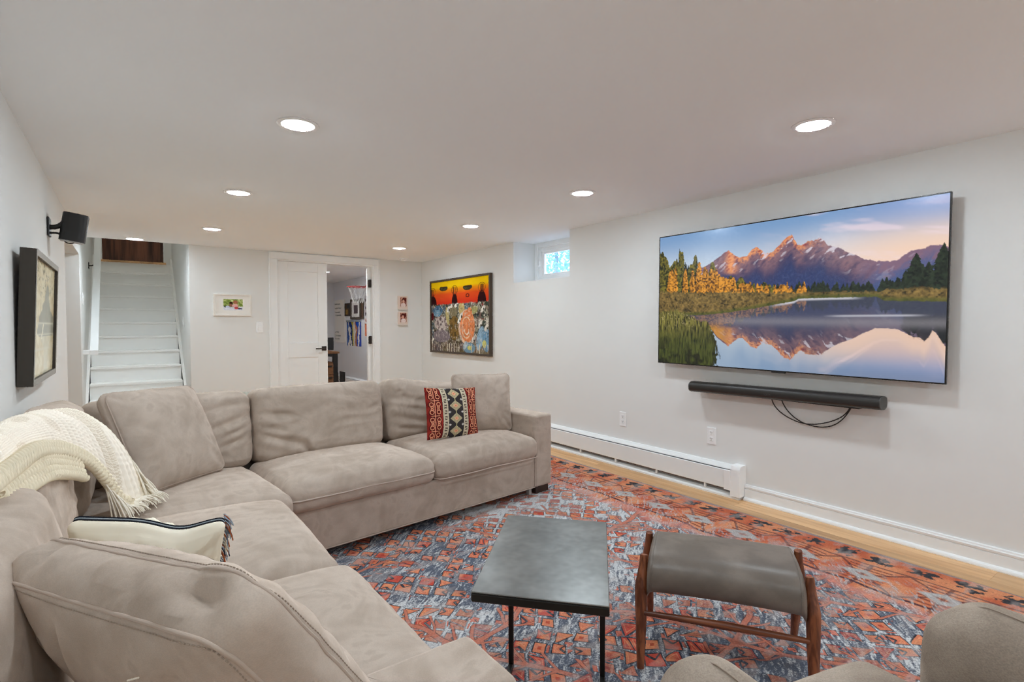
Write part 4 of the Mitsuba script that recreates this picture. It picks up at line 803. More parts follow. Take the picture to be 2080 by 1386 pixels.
part(k, 'piping', tube(rim(-.192, .582, .89, 1.674, .288, .05), .0035, 6, True), 'm_piping', True)
k = seat(-.19, .545, 1.676, 2.475, False, 15)
part(k, 'piping', tube(rim(-.192, .556, 1.678, 2.477, .288, .05), .0035, 6, True), 'm_piping', True)
# back cushions: local x width, y height, z thickness
def back(w, h, t, pose, seed, creases=(), sag=0.0, amp=.006):
    V, Fc = rbox(w, h, t, .05, (.008, .008, 0), seed, amp, .0095, 1.5)
    q_ = V / (np.array([w, h, t]) / 2); V[:, 2] += np.where(V[:, 2] > 0, .038 * (np.clip(1 - np.abs(q_[:, 0]) ** 2.4, 0, 1) * np.clip(1 - np.abs(q_[:, 1]) ** 2.4, 0, 1)) ** .8 * np.clip(q_[:, 2], 0, 1), 0)
    n = V / (np.array([w, h, t]) / 2)
    V[:, 1] += sag * np.where(V[:, 1] > 0, -(1 - n[:, 0] ** 2) * .0 + n[:, 0] * 0, 0)
    if sag: V[:, 1] -= sag * np.clip(n[:, 1], 0, 1) * np.clip((n[:, 0] + .75) / .8, 0, 1)
    for cr in creases: V = crease(V, Fc, *cr)
    fr = frame(*pose); W_ = posed(V, fr); W_[:, 0] = np.maximum(W_[:, 0], -.361); k = part(sofa, 'back_cushion', M(W_, Fc), 'm_suede', True)
    zz = t / 2 - .01; g = rim(-w / 2 + .004, w / 2 - .004, -h / 2 + .004, h / 2 - .004, 0, .06, 120)
    if sag: g[:, 1] -= sag * np.clip(g[:, 1] / (h / 2), 0, 1) * np.clip((g[:, 0] / (w / 2) + .55) / .7, 0, 1)
    return k
r_ = math.radians
back(.765, .40, .19, ((.928, 3.262, .600), .135, .12, -.006), 21, [((-.37, -.04, .09), (-.13, -.13, .135), .020, .020), ((-.15, -.115, .135), (-.10, -.20, .10), .020, .016), ((-.37, .07, .09), (-.2, .045, .13), .010, .016), ((-.36, -.0, .1), (-.2, -.055, .13), .011, .014), ((-.02, .16, .12), (.2, .12, .13), .006, .02), ((.36, .06, .09), (.26, .03, .12), .008, .014)])
back(.79, .40, .19, ((1.765, 3.374, .590), .06, .16, -.012), 22, [((-.38, .08, .09), (-.12, .035, .13), .015, .017), ((-.38, -.045, .09), (-.13, -.1, .13), .015, .016), ((-.36, .015, .09), (-.18, -.01, .13), .011, .013), ((-.37, .14, .08), (-.27, .075, .11), .012, .014), ((-.3, .17, .1), (-.33, .10, .1), .012, .014), ((-.37, -.11, .09), (-.2, -.14, .12), .010, .014)], sag=.045)
back(.715, .40, .19, ((.172, 3.185, .598), .129, .14, 0), 23, [((.34, .07, .09), (.14, .01, .13), .016, .017), ((.34, .14, .09), (.12, .11, .12), .012, .015), ((.34, -.04, .09), (.18, -.09, .13), .011, .014), ((.34, .02, .09), (.22, -.03, .12), .010, .012)])
yawL = r_(90)
back(.70, .40, .20, ((-.238, 1.305, .585), yawL, .16, 0), 24, [((-.2, .05, .1), (.1, .0, .12), .004, .03)])
back(.80, .41, .17, ((-.272, 2.09, .612), yawL, .13, 0), 25, [((-.36, .12, .1), (-.22, .05, .13), .006, .02)])
back(.58, .40, .18, ((-.25, 2.80, .622), yawL, .10, 0), 26)

# ------------------------------------------------------------------ scatter cushions
def keep_out(V, boxes):
    """soft cushions give way to the hard blocks they press on."""
    for (x0, x1, y0, y1, z0, z1) in boxes:
        ins = (V[:, 0] > x0) & (V[:, 0] < x1) & (V[:, 1] > y0) & (V[:, 1] < y1) & (V[:, 2] > z0) & (V[:, 2] < z1)
        d = np.stack([y1 - V[:, 1], z1 - V[:, 2]], 1); w = d.argmin(1)
        V[ins & (w == 0), 1] = y1; V[ins & (w == 1), 2] = z1
    return V
def seams(k, V, ring, nn, r, mat):
    for o in (0, nn): part(k, 'piping', tube(V[ring + o], r, 6, True), mat, True)
def stitches(k, V, Fc, ring, nn, inset):
    """rows of thread beside each seam."""
    N = normals(V, Fc); out = []
    for o, s in ((0, 1), (nn, -1)):
        c = V[ring + o]; m = V.mean(0)
        for f in inset:
            p = c.copy(); idx = ring + o
            p = c + (m - c) / np.linalg.norm(m - c, axis=1, keepdims=True) * 0
            q = NB[o][f]; p = V[q] + N[q] * .0008
            seg = np.linalg.norm(np.roll(p, -1, 0) - p, axis=1); cum = np.r_[0, np.cumsum(seg)]; tot = cum[-1]; pc = np.vstack([p, p[:1]])
            for d in np.arange(0, tot - .004, .0065):
                a = np.array([np.interp(d, cum, pc[:, i]) for i in range(3)]); b_ = np.array([np.interp(d + .0038, cum, pc[:, i]) for i in range(3)])
                out.append(tube([a, b_], .0009, 4))
    part(k, 'stitching', cat(*out), 'm_stitch', kind='stuff')
hard = [(-.4, .54, .70, .892, 0, .556)]
# big boxed cushion in the near corner
k = thing('scatter_cushion', 'big taupe boxed cushion with double seams in the near sofa corner', 'cushion')
n0 = 60
V, Fc, uv, ring, nn = pillow(.55, .445, .21, .075, .015, n0, 31, .006, .22, .018)
V = crease(V, Fc, (-.17, .10, -.06), (-.09, .055, -.07), .010, .014); V = crease(V, Fc, (-.245, .225, -.004), (-.145, .238, .014), .026, .016)
V = crease(V, Fc, (.02, .238, -.035), (.05, .236, .03), .008, .012); V = crease(V, Fc, (.17, .238, -.03), (.20, .232, .03), .009, .014); V = crease(V, Fc, (-.09, .236, -.035), (-.06, .238, .02), .010, .012); V = crease(V, Fc, (.08, .2, -.06), (.10, .10, -.10), .008, .012); V = crease(V, Fc, (-.26, .10, -.03), (-.27, .05, .03), .008, .014); V = crease(V, Fc, (-.20, .19, -.06), (-.13, .10, -.10), .010, .014); V = crease(V, Fc, (-.02, .2, -.02), (-.01, .12, -.06), .007, .012); V = crease(V, Fc, (-.25, .02, -.01), (-.19, .0, -.05), .008, .012)
idx = np.arange(n0 * n0).reshape(n0, n0)
def loop(i): a = idx[i:n0 - i, i:n0 - i]; return np.r_[a[:-1, 0], a[-1, :-1], a[1:, -1][::-1], a[0, 1:][::-1]]
V = posed(V, frame((.093, .985, .612), 2.106, .60, -.08)); V = keep_out(V, hard)
NB = {0: {2: loop(2)}, nn: {2: loop(2) + nn}}
scene_k = part(k, 'cover', M(V, Fc), 'm_suede', True); seams(k, V, ring, nn, .0030, 'm_piping'); stitches(k, V, Fc, ring, nn, (2,))
for i, (q0, q1) in enumerate(((idx[20, 30], idx[21, 31]), (idx[22, 46], idx[20, 47]))): part(k, 'fluff', tube(V[[q0 + nn, q1 + nn]] + normals(V, Fc)[q0 + nn] * .004, .0012, 4), 'm_fringe', label='bit of white down sticking out')
# cream cushion with striped edge and tassels
k = thing('scatter_cushion', 'cream cushion with black striped edge behind the big taupe cushion', 'cushion')
V, Fc, uv, ring, nn = pillow(.315, .30, .13, .030, .04, 44, 33, .014, .10, .008)
idx = np.arange(44 * 44).reshape(44, 44)
V[:, 1] -= .035 * np.exp(-((V[:, 0] + .06) / .06) ** 2) * np.clip(V[:, 1] / .16, 0, 1)
V = crease(V, Fc, (.08, .06, -.05), (-.02, .09, -.05), .010, .02); V = crease(V, Fc, (-.06, .12, -.03), (-.05, .0, -.05), .006, .014)
V = posed(V, frame((.038, 1.635, .548), 2.82, .57, .17))
part(k, 'cover', M(V, Fc), 'm_cream', True)
N_ = normals(V, Fc); off_ = (V[idx[20, 20]] - V[idx[20, 20] + nn]); off_ /= np.linalg.norm(off_)
for d, mt in ((.001, 'm_stripe'), (.005, 'm_stripe_grey'), (.009, 'm_stripe')):
    part(k, 'edge_stripe', tube(V[ring] * 1.0 + (V[ring] - V[ring].mean(0)) * .004 + off_ * d, .0022, 6, True), mt, True)
ts, tc = [], []
eL, eB = V[idx[0, :]], V[idx[0, :]].mean(0)
pal = [lin(170, 180, 190), lin(120, 132, 148), lin(176, 100, 66), lin(60, 66, 84), lin(214, 204, 182), lin(150, 160, 172)]
rg = random.Random(5)
outd = (V[idx[0, 22]] - V[idx[43, 22]]); outd /= np.linalg.norm(outd)
for i in range(80):
    j = rg.uniform(0, 42); p = eL[int(j)] * (1 - j % 1) + eL[int(j) + 1] * (j % 1)
    a = p + off_ * rg.uniform(.01, .03); q = a + outd * rg.uniform(.005, .02) + off_ * rg.uniform(.0, .02) + np.array([0, 0, -rg.uniform(.02, .06)])
    m = tube(spline([a, (a + q) / 2 + outd * .004, q], 5), .0015, 4); ts.append(m); tc.append(np.tile(rg.choice(pal), (len(m.vertices), 1)))
part(k, 'tassels', cat(*ts), 'm_tassel', True, kind='stuff', label='mixed coloured tassels along the edge', color=np.vstack(tc))
# corner cushion
k = thing('scatter_cushion', 'large taupe cushion leaning in the far sofa corner beside the throw', 'cushion')
V, Fc, uv, ring, nn = pillow(.50, .46, .19, .045, .02, 56, 35, .006, .2, .012)
for cr in [((-.22, .09, .03), (-.14, .10, .06), .010, .010), ((-.22, -.07, .03), (-.10, -.08, .07), .010, .010), ((-.21, .02, .03), (-.12, .0, .06), .006, .010), ((-.1, .2, .03), (.06, .12, .06), .006, .014), ((.12, .2, .03), (.16, .1, .05), .007, .012), ((.08, -.2, .03), (.1, -.14, .05), .006, .01)]: V = crease(V, Fc, *cr)
V = posed(V, frame((.139, 2.93, .648), .80, .45, -.04)); V[:, 2] = np.maximum(V[:, 2], .425)
part(k, 'cover', M(V, Fc), 'm_suede', True); seams(k, V, ring, nn, .0035, 'm_piping')
# right square cushion
k = thing('scatter_cushion', 'square taupe cushion upright against the right sofa arm', 'cushion')
V, Fc, uv, ring, nn = pillow(.44, .395, .17, .02, .03, 52, 37, .007, .16, .006)
V = posed(V, frame((1.976, 3.085, .626), -.10, .15, -.03)); part(k, 'cover', M(V, Fc), 'm_suede', True); seams(k, V, ring, nn, .003, 'm_piping')
# kilim cushion
def f_kilim(p, n, uv):
    u, v = uv.x, uv.y
    c = mix(L3(150, 52, 44), L3(120, 38, 36), smoothstep(.3, .7, fbm(u * 9, v * 9, 1.0, 2)))
    ax = dr.select(u < .5, u, 1 - u)                                   # the side bands mirror each other
    vv = v * 3.4; fv = vv - dr.floor(vv) - .5; hu = (ax - .125) / .125
    vine = dr.minimum(dr.abs(hu + .05) - .05, dr.abs(dr.abs(fv) - .0) - .02 + dr.select(dr.abs(hu) < .55, 0.0, 1.0))
    curl = dr.abs(dr.sqrt(dr.square((dr.abs(hu) - .45) * .55) + dr.square(dr.abs(fv) - .25)) - .13) - .022
    cur2 = dr.abs(dr.sqrt(dr.square((dr.abs(hu) - .4) * .5) + dr.square(dr.abs(dr.abs(fv) - .42))) - .07) - .02
    dd = dr.minimum(dr.minimum(vine, curl), cur2)
    side = mix(c, L3(44, 24, 26), smoothstep(.075, .05, dd) * .8); side = mix(side, L3(226, 150, 120), smoothstep(.02, .0, dd))
    strip = L3(206, 194, 170); hv = v * 9; fh = hv - dr.floor(hv) - .5; hs = (ax - .305) / .035
    key = dr.minimum(dr.maximum(dr.abs(dr.abs(fh) - .22) - .07, dr.abs(hs) - .6), dr.maximum(dr.abs(hs - dr.select(fh > 0, .5, -.5)) - .16, dr.abs(fh) - .34))
    strip = mix(strip, L3(84, 74, 66), smoothstep(.04, .0, key)); strip = mix(strip, L3(206, 194, 170), smoothstep(.8, .86, dr.abs(hs)))
    mid = L3(62, 58, 58); dv = v * 4.0 + .0; fd = dv - dr.floor(dv) - .5; hx = (u - .5) / .15
    m = dr.abs(hx) * .55 + dr.abs(fd)
    ringc = dr.select(m < .43, 1.0, 0.0); q = m * 13; rq = q - dr.floor(q)
    dia = mix(L3(214, 200, 164), L3(132, 118, 92), dr.select(rq > .55, 1.0, 0.0)); dia = mix(dia, L3(232, 176, 140), smoothstep(.2, .15, m)); dia = mix(dia, L3(196, 92, 66), smoothstep(.07, .05, m))
    mid = mix(mid, dia, ringc); mid = mix(mid, L3(190, 182, 130), dr.select((dr.abs(hx) < .05) & (m > .43), 1.0, 0.0))
    fl = v * 4.0 + .5; ff = fl - dr.floor(fl) - .5; fx = dr.abs(dr.abs(hx) - .82)
    flw = dr.minimum(dr.maximum(fx - .16, dr.abs(ff) - .035), dr.maximum(fx - .05, dr.abs(ff) - .09)); mid = mix(mid, L3(214, 208, 204), smoothstep(.01, -.01, flw))
    c = dr.select(ax < .25, side, dr.select(ax < .355, strip, mid)); c = mix(c, L3(196, 184, 160), smoothstep(.006, .003, dr.abs(ax - .35))); c = mix(c, L3(70, 36, 34), smoothstep(.006, .003, dr.abs(ax - .25)))
    return c * (.86 + .28 * noise(u * 160, v * 160))
scene['m_kilim'] = {'type': 'twosided', 'b': {'type': 'diffuse', 'reflectance': proc(f_kilim)}}
k = thing('scatter_cushion', 'small red and black embroidered kilim cushion on the right seat', 'cushion')
V, Fc, uv, ring, nn = pillow(.395, .325, .10, .0, .05, 48, 39, .004)
V = crease(V, Fc, (.16, .13, .03), (.11, .06, .05), .014, .014)
V = posed(V, frame((1.682, 2.985, .600), .09, .22, -.07)); part(k, 'cover', M(V, Fc), 'm_kilim', True, uv=uv)

# ------------------------------------------------------------------ knitted throw
thr = thing('throw_blanket', 'cream knitted throw draped over the left sofa back with fringe', 'blanket')
ctrl = {  # distance along the row of cushions: cross profile (x, z), from behind the cushion over its top to the border and its folded strip
    1.50: [(-.345, .78), (-.33, .835), (-.30, .862), (-.28, .860), (-.262, .845), (-.25, .818), (-.225, .77)],
    1.85: [(-.345, .79), (-.32, .855), (-.285, .882), (-.26, .878), (-.238, .858), (-.222, .82), (-.192, .755)],
    2.10: [(-.345, .78), (-.31, .858), (-.265, .880), (-.235, .872), (-.208, .842), (-.19, .785), (-.155, .705)],
    2.30: [(-.345, .76), (-.30, .85), (-.24, .870), (-.19, .85), (-.155, .785), (-.133, .705), (-.108, .625)],
    2.42: [(-.345, .75), (-.295, .836), (-.22, .860), (-.155, .82), (-.108, .725), (-.083, .60), (-.073, .52)],
    2.50: [(-.345, .74), (-.29, .83), (-.20, .850), (-.12, .79), (-.06, .655), (-.025, .475), (-.02, .455)],
    2.63: [(-.345, .72), (-.28, .808), (-.18, .832), (-.085, .77), (.0, .625), (.05, .475), (.075, .462)]}
from scipy.interpolate import CubicSpline as _CS, PchipInterpolator as _PC
ys_ = sorted(ctrl); prof_ = np.array([[q for q in ctrl[y]] for y in ys_])
na, nb = 260, 150
fa = _PC(ys_, prof_.reshape(len(ys_), -1), axis=0)
yy = np.linspace(ys_[0], ys_[-1], na); PR = fa(yy).reshape(na, 7, 2)
tb = np.linspace(0, 5 / 6, nb); S = np.zeros((na, nb, 3))
for i in range(na):
    q = _PC(np.linspace(0, 1, 7), PR[i], axis=0)(tb); S[i, :, 0] = q[:, 0]; S[i, :, 2] = q[:, 1]
    S[i, :, 1] = yy[i] - .05 * tb ** 2 * (yy[i] > 0) + .01 * np.sin(tb * 5 + yy[i] * 3)
Fg = grid_faces(na, nb); N = normals(S.reshape(-1, 3), Fg).reshape(na, nb, 3)
if N[na // 2, nb // 2, 2] < 0: N = -N
U_, V_ = np.meshgrid(np.linspace(0, 1, na), tb, indexing='ij')
ribs = .0045 * np.abs(np.sin(U_ * 36 * math.pi + .8 * np.sin(V_ * 2.2))) ** .45 + .0028 * np.sin(U_ * 11 * math.pi + 1.2 * np.sin(V_ * 3)) + .0010 * np.sin(V_ * 260)
top = S + N * (.006 + ribs)[..., None]; bot = S + N * .0015
Vt = np.vstack([top.reshape(-1, 3), bot.reshape(-1, 3)]); o = na * nb
idx = np.arange(o).reshape(na, nb); ring = np.r_[idx[:-1, 0], idx[-1, :-1], idx[1:, -1][::-1], idx[0, 1:][::-1]]; nx = np.roll(ring, -1)
fl_ = normals(top.reshape(-1, 3), Fg)[idx[na // 2, nb // 2], 2] > 0
Ft = np.vstack([Fg if fl_ else Fg[:, ::-1], (Fg[:, ::-1] if fl_ else Fg) + o, np.stack([ring, ring + o, nx], 1), np.stack([nx, ring + o, nx + o], 1)])
part(thr, 'knit', M(Vt, Ft), 'm_knit', True, uv=np.tile(np.stack([U_, V_], -1).reshape(-1, 2), (2, 1)))
def rope(p, nrm, r, pitch, ph0):
    d = np.r_[0, np.cumsum(np.linalg.norm(np.diff(p, axis=0), axis=1))]; tg = np.gradient(p, axis=0); tg /= np.linalg.norm(tg, axis=1, keepdims=True); sd = np.cross(tg, nrm); out = []
    for ph in (0, math.pi):
        a = d / pitch * 2 * math.pi + ph + ph0
        out.append(tube(p + sd * (np.cos(a) * r * 1.05)[:, None] + nrm * (r * .9 + np.sin(a) * r * .8)[:, None], r, 6))
    return out
def on_sheet(t, n=520):
    """a line along the row at profile parameter t, with normals; t may go past the sheet's edge."""
    P = np.array([[*(_PC(np.linspace(0, 1, 7), PR[i], axis=0)(t)[[0]]), S[i, -1, 1], _PC(np.linspace(0, 1, 7), PR[i], axis=0)(t)[1]] for i in range(na)])
    Q = np.array([[*(_PC(np.linspace(0, 1, 7), PR[i], axis=0)(t - .04)[[0]]), S[i, -1, 1], _PC(np.linspace(0, 1, 7), PR[i], axis=0)(t - .04)[1]] for i in range(na)])
    tg = np.gradient(P, axis=0); nn_ = np.cross(tg, P - Q); nn_ /= np.linalg.norm(nn_, axis=1, keepdims=True); nn_ *= np.sign(nn_[:, :1] + nn_[:, 2:3] + 1e-9)
    from scipy.ndimage import gaussian_filter1d
    d = np.r_[0, np.cumsum(np.linalg.norm(np.diff(P, axis=0), axis=1))]; u = np.linspace(0, d[-1], n)
    f = lambda A: np.stack([np.interp(u, d, gaussian_filter1d(A[:, k], 3, mode='nearest')) for k in range(3)], 1)
    N_ = f(nn_); return f(P), N_ / np.linalg.norm(N_, axis=1, keepdims=True)
rows_ = []
for k, t in enumerate((.795, .82, .845)):
    P_, N_ = on_sheet(t); m_ = slice(0, 470); rows_ += rope(P_[m_] + N_[m_] * .010, N_[m_], .0086, .044, k * 1.4)
part(thr, 'braided_border', cat(*rows_), 'm_yarn', True, label='chunky beige braided border')
rows_ = []
for k, t in enumerate((.885, .925, .965, .995)):
    P_, N_ = on_sheet(t); m_ = slice(20, 300); rows_ += rope(P_[m_] + N_[m_] * .004, N_[m_], .0082, .044, k * 1.7)
part(thr, 'braided_border', cat(*rows_), 'm_yarn', True, label='folded lower strip of the braided border')
fr_, rg = [], random.Random(9)
for i in range(190):
    j = rg.randint(int(na * .80), na - 1); p = top[j, -1] if i % 3 else top[na - 1, rg.randint(int(nb * .80), nb - 1)]
    dx = np.array([rg.uniform(.02, .075), rg.uniform(-.06, .05), 0]); q = p + dx; q[2] = .452 + rg.uniform(0, .012); mid = (p + q) / 2 + [0, rg.uniform(-.012, .012), .014]
    fr_.append(tube(spline([p, mid, q], 7), [.0030, .0030, .0028, .0026, .0022, .0020, .0014], 4))
part(thr, 'fringe', cat(*fr_), 'm_fringe', True, kind='stuff')

# ------------------------------------------------------------------ side table
tb_ = thing('side_table', 'dark metal C shaped side table on the rug', 'side table')
TZ = .52; FL, FR, NR_, NL_ = (np.array(q) for q in ([1.022, 1.440], [1.246, 1.203], [.867, .827], [.657, 1.077]))
cx_ = (FL + FR + NR_ + NL_) / 4; ex = ((FR - FL) + (NR_ - NL_)) / 2; ey = ((FL - NL_) + (FR - NR_)) / 2; tw, td = np.linalg.norm(ex), np.linalg.norm(ey)
ex /= tw; ey -= ex * (ex @ ey) * .0; ey /= np.linalg.norm(ey)
def tbl(m): m = m.copy(); v = m.vertices; m.vertices = np.c_[cx_[0] + v[:, 0] * ex[0] + v[:, 1] * ey[0], cx_[1] + v[:, 0] * ex[1] + v[:, 1] * ey[1], v[:, 2]]; return m
part(tb_, 'tabletop', tbl(bx(-tw / 2, tw / 2, -td / 2, td / 2, TZ - .004, TZ, .0015)), 'm_steel')
part(tb_, 'apron', tbl(cat(bx(-tw / 2, tw / 2, -td / 2, td / 2, TZ - .026, TZ - .004, .003))), 'm_steel_edge')
for s in (-1, 1):
    part(tb_, 'leg', tbl(bx(s * (tw / 2 - .012) - .008, s * (tw / 2 - .012) + .008, td / 2 - .02, td / 2 - .004, .009, TZ - .024, .002)), 'm_steel_edge')
    part(tb_, 'foot_bar', tbl(bx(s * (tw / 2 - .012) - .008, s * (tw / 2 - .012) + .008, -td / 2 + .01, td / 2 - .02, .009, .025, .002)), 'm_steel_edge')

# ------------------------------------------------------------------ leather stool
st = thing('ottoman_stool', 'grey leather stool on tapered walnut legs', 'stool')
oc_, o1, o2 = np.array([1.654, 1.051]), np.array([.568, -.823]), np.array([.823, .568])
def ott(V): V = np.asarray(V, float); return np.c_[oc_[0] + V[:, 0] * o1[0] + V[:, 1] * o2[0], oc_[1] + V[:, 0] * o1[1] + V[:, 1] * o2[1], V[:, 2]]
# seat: a padded slab whose long edges roll downwards
na, nb = 60, 48
a = np.linspace(-.238, .238, na); th = np.linspace(-1, 1, nb)
ypro = np.interp(th, [-1, -.86, -.66, -.4, 0, .4, .66, .86, 1], [-.148, -.168, -.158, -.11, 0, .11, .158, .168, .148]); zpro = np.interp(th, [-1, -.86, -.66, -.4, 0, .4, .66, .86, 1], [.262, .285, .345, .377, .383, .377, .345, .285, .262])
from scipy.ndimage import gaussian_filter1d as _gf
ypro, zpro = _gf(ypro, 1.6, mode='nearest'), _gf(zpro, 1.6, mode='nearest')
A_, B_ = np.meshgrid(a, np.arange(nb), indexing='ij'); endr = np.clip(1 - ((np.abs(A_) - .218) / .02).clip(0, 1) ** 2, 0, 1) ** .5
Zs = zpro[B_] - (1 - endr) * .02 + .006 * (1 - (A_ / .238) ** 2); Ys = ypro[B_] * (1 - (1 - endr) * .05)
topv = np.stack([A_, Ys, Zs], -1).reshape(-1, 3); botv = np.stack([A_, Ys * .86, np.minimum(Zs - .03, .318) * 0 + np.minimum(Zs - .012, .30)], -1).reshape(-1, 3)
Fg = grid_faces(na, nb); o = na * nb; idx = np.arange(o).reshape(na, nb); ring = np.r_[idx[:-1, 0], idx[-1, :-1], idx[1:, -1][::-1], idx[0, 1:][::-1]]; nx = np.roll(ring, -1)
Vs = ott(np.vstack([topv, botv])); Fs = np.vstack([Fg, Fg[:, ::-1] + o, np.stack([ring, ring + o, nx], 1), np.stack([nx, ring + o, nx + o], 1)])
part(st, 'seat', M(Vs, Fs), 'm_leather', 50)
for i in (2, na - 3): part(st, 'seam', tube(ott(np.c_[topv.reshape(na, nb, 3)[i]]), .0016, 5), 'm_leather', True)
for sa in (-1, 1):
    for sb_ in (-1, 1):
        P = [(sa * .252, sb_ * .104, .370), (sa * .254, sb_ * .112, .33), (sa * .259, sb_ * .130, .265), (sa * .257, sb_ * .148, .17), (sa * .254, sb_ * .186, .0125)]
        R = [.0125, .0145, .0215, .0185, .0115]
        tq = np.linspace(0, 4, 33); c = np.stack([_gf(np.interp(tq, range(5), np.array(P)[:, q]), 1.0, mode='nearest') for q in range(3)], 1); rr_ = np.interp(tq, range(5), R)
        part(st, 'leg', tube(ott(c), rr_, 12), 'm_walnut', 40)
for sb_ in (-1, 1):
    yv = sb_ * .152; part(st, 'stretcher', tube(ott(spline([(-.25, yv, .19), (0, yv, .193), (.25, yv, .19)], 12)), np.interp(np.linspace(0, 1, 12), [0, .5, 1], [.008, .013, .008]), 10), 'm_walnut_rail', True)
for sa in (-1, 1):
    part(st, 'side_rail', tube(ott(spline([(sa * .258, -.135, .262), (sa * .258, 0, .272), (sa * .258, .135, .262)], 10)), .014, 10), 'm_walnut', True)

# ------------------------------------------------------------------ armchair at the lower right
ch = thing('armchair', 'taupe fabric armchair with thick rounded arms in the foreground', 'armchair')
hd_ = math.radians(12.5); cf, cr_ = np.array([math.sin(hd_), math.cos(hd_)]), np.array([math.cos(hd_), -math.sin(hd_)]); cc_ = np.array([1.092, .475])
def chr_(V): V = np.asarray(V, float); return np.c_[cc_[0] + V[:, 0] * cr_[0] + V[:, 1] * cf[0], cc_[1] + V[:, 0] * cr_[1] + V[:, 1] * cf[1], V[:, 2]]
def cblk(x0, x1, y0, y1, z0, z1, r, crown, seed, amp=.002, step=.02):
    V, Fc = rbox(x1 - x0, y1 - y0, z1 - z0, r, crown, seed, amp, step); return M(chr_(V + [(x0 + x1) / 2, (y0 + y1) / 2, (z0 + z1) / 2]), Fc)
for nm, x0, x1, yf in (('arm', -.405, -.235, .045), ('arm', .208, .42, -.035)):
    k = part(ch, nm, cblk(x0, x1, -.62, yf, .14, .590 if x0 < 0 else .582, .082, (.004, .012, .01), 51, 0.0015), 'm_boucle', True)
    xm = (x0 + x1) / 2
    part(k, 'seam', tube(chr_([(xm, -.60 + (yf + .595) * t_, (.6005 if x0 < 0 else .5925) - .075 * max(0, (t_ - .84) / .16) ** 2) for t_ in np.linspace(0, 1, 30)]), .0014, 5), 'm_stitch', True)
part(ch, 'seat_cushion', cblk(-.235, .21, -.5, .065, .30, .43, .05, (.005, .012, .04), 53), 'm_boucle', True)
part(ch, 'base', cblk(-.38, .42, -.62, .03, .07, .30, .03, (0, 0, 0), 54), 'm_boucle', True)
part(ch, 'backrest', cblk(-.40, .44, -.80, -.60, .12, .74, .085, (.01, .01, .01), 55), 'm_boucle', True)
for x in (-.33, .36):
    for y in (-.7, -.02): part(ch, 'foot', M(chr_(cyl((x, y, .009), (x, y, .075), .018, 14, .024).vertices), cyl((x, y, .009), (x, y, .075), .018, 14, .024).faces), 'm_leg_dark')

# ------------------------------------------------------------------ long table behind the sofa
ct = thing('game_table', 'long grey topped table with a black edge behind the sofa', 'table')
part(ct, 'tabletop', bx(.30, 2.055, 3.73, 4.18, .676, .69, .003), 'm_table_grey')
part(ct, 'edge_band', cat(bx(.296, 2.059, 3.722, 3.732, .668, .688, .002), bx(.296, 2.059, 4.178, 4.188, .668, .688, .002)), 'm_black')
part(ct, 'apron', bx(.31, 2.045, 3.735, 4.175, .56, .672, .003), 'm_white_hard')
for x in (.38, 1.98):
    for y in (3.78, 4.13): part(ct, 'leg', bx(x - .035, x + .035, y - .03, y + .03, 0 if y > RY1 - .0 else .009, .56, .003), 'm_white_hard')

# ------------------------------------------------------------------ office beyond the doorway
dk = thing('desk', 'dark wood desk with black legs in the office', 'desk')
dxR, dyF = 2.70, 8.36
part(dk, 'desktop', bx(1.35, dxR, dyF, dyF + .62, .735, .765, .003), 'm_deskwood')
for x in (1.42, dxR - .06): part(dk, 'leg', cat(bx(x - .035, x + .035, dyF + .01, dyF + .07, 0, .735, .002), bx(x - .035, x + .035, dyF + .55, dyF + .61, 0, .735, .002), bx(x - .035, x + .035, dyF + .07, dyF + .55, .68, .735, .002)), 'm_black')
dr_ = thing('drawer_unit', 'brown three drawer pedestal under the desk', 'drawer unit')
part(dr_, 'case', bx(2.17, 2.625, dyF + .03, dyF + .55, .02, .60, .003), 'm_deskwood')
for i, (z0, z1) in enumerate(((.05, .22), (.23, .40), (.41, .58))):
    d_ = part(dr_, 'drawer', bx(2.18, 2.615, dyF + .012, dyF + .03, z0, z1, .003), 'm_deskwood'); part(d_, 'handle', bx(2.50, 2.585, dyF - .008, dyF + .012, z1 - .05, z1 - .035, .002), 'm_black')
mo = thing('monitor', 'black computer screen on the office desk', 'monitor')
part(mo, 'panel', bx(2.2, 2.655, dyF + .14, dyF + .16, .785, .985, .003), 'm_black'); part(mo, 'stand', cat(bx(2.38, 2.48, dyF + .16, dyF + .18, .77, .9), bx(2.32, 2.54, dyF + .1, dyF + .24, .765, .775, .002)), 'm_black')
wb = thing('waste_bin', 'dark bin on the floor right of the desk', 'bin')
part(wb, 'body', prism([(2.74, 0), (2.84, 0), (2.85, .42), (2.84, .42), (2.83, .01), (2.75, .01), (2.74, .42), (2.73, .42)], 8.55, 8.8), 'm_black')
ho = thing('basketball_hoop', 'mini basketball hoop with white net on the office wall', 'basketball hoop')
hc = np.array([OX1 - .20, 8.88, 1.83])
a_ = np.linspace(0, 2 * math.pi, 40, endpoint=False)
part(ho, 'rim', tube(np.c_[hc[0] + .17 * np.cos(a_), hc[1] + .17 * np.sin(a_), np.full(40, hc[2])], .009, 8, True), 'm_rim', True)
net = []
for i in range(12):
    for s in (-1, 1):
        t_ = np.linspace(0, 1, 8); ang = i / 12 * 2 * math.pi + s * t_ * .8; rr_ = .165 - .085 * t_ ** .8
        net.append(tube(np.c_[hc[0] + rr_ * np.cos(ang), hc[1] + rr_ * np.sin(ang), hc[2] - .27 * t_], .0035, 4))
part(ho, 'net', cat(*net), 'm_net', True, kind='stuff')
part(ho, 'mount', bx(OX1 - .04, OX1, 8.80, 8.96, 1.805, 1.875, .004), 'm_rim')
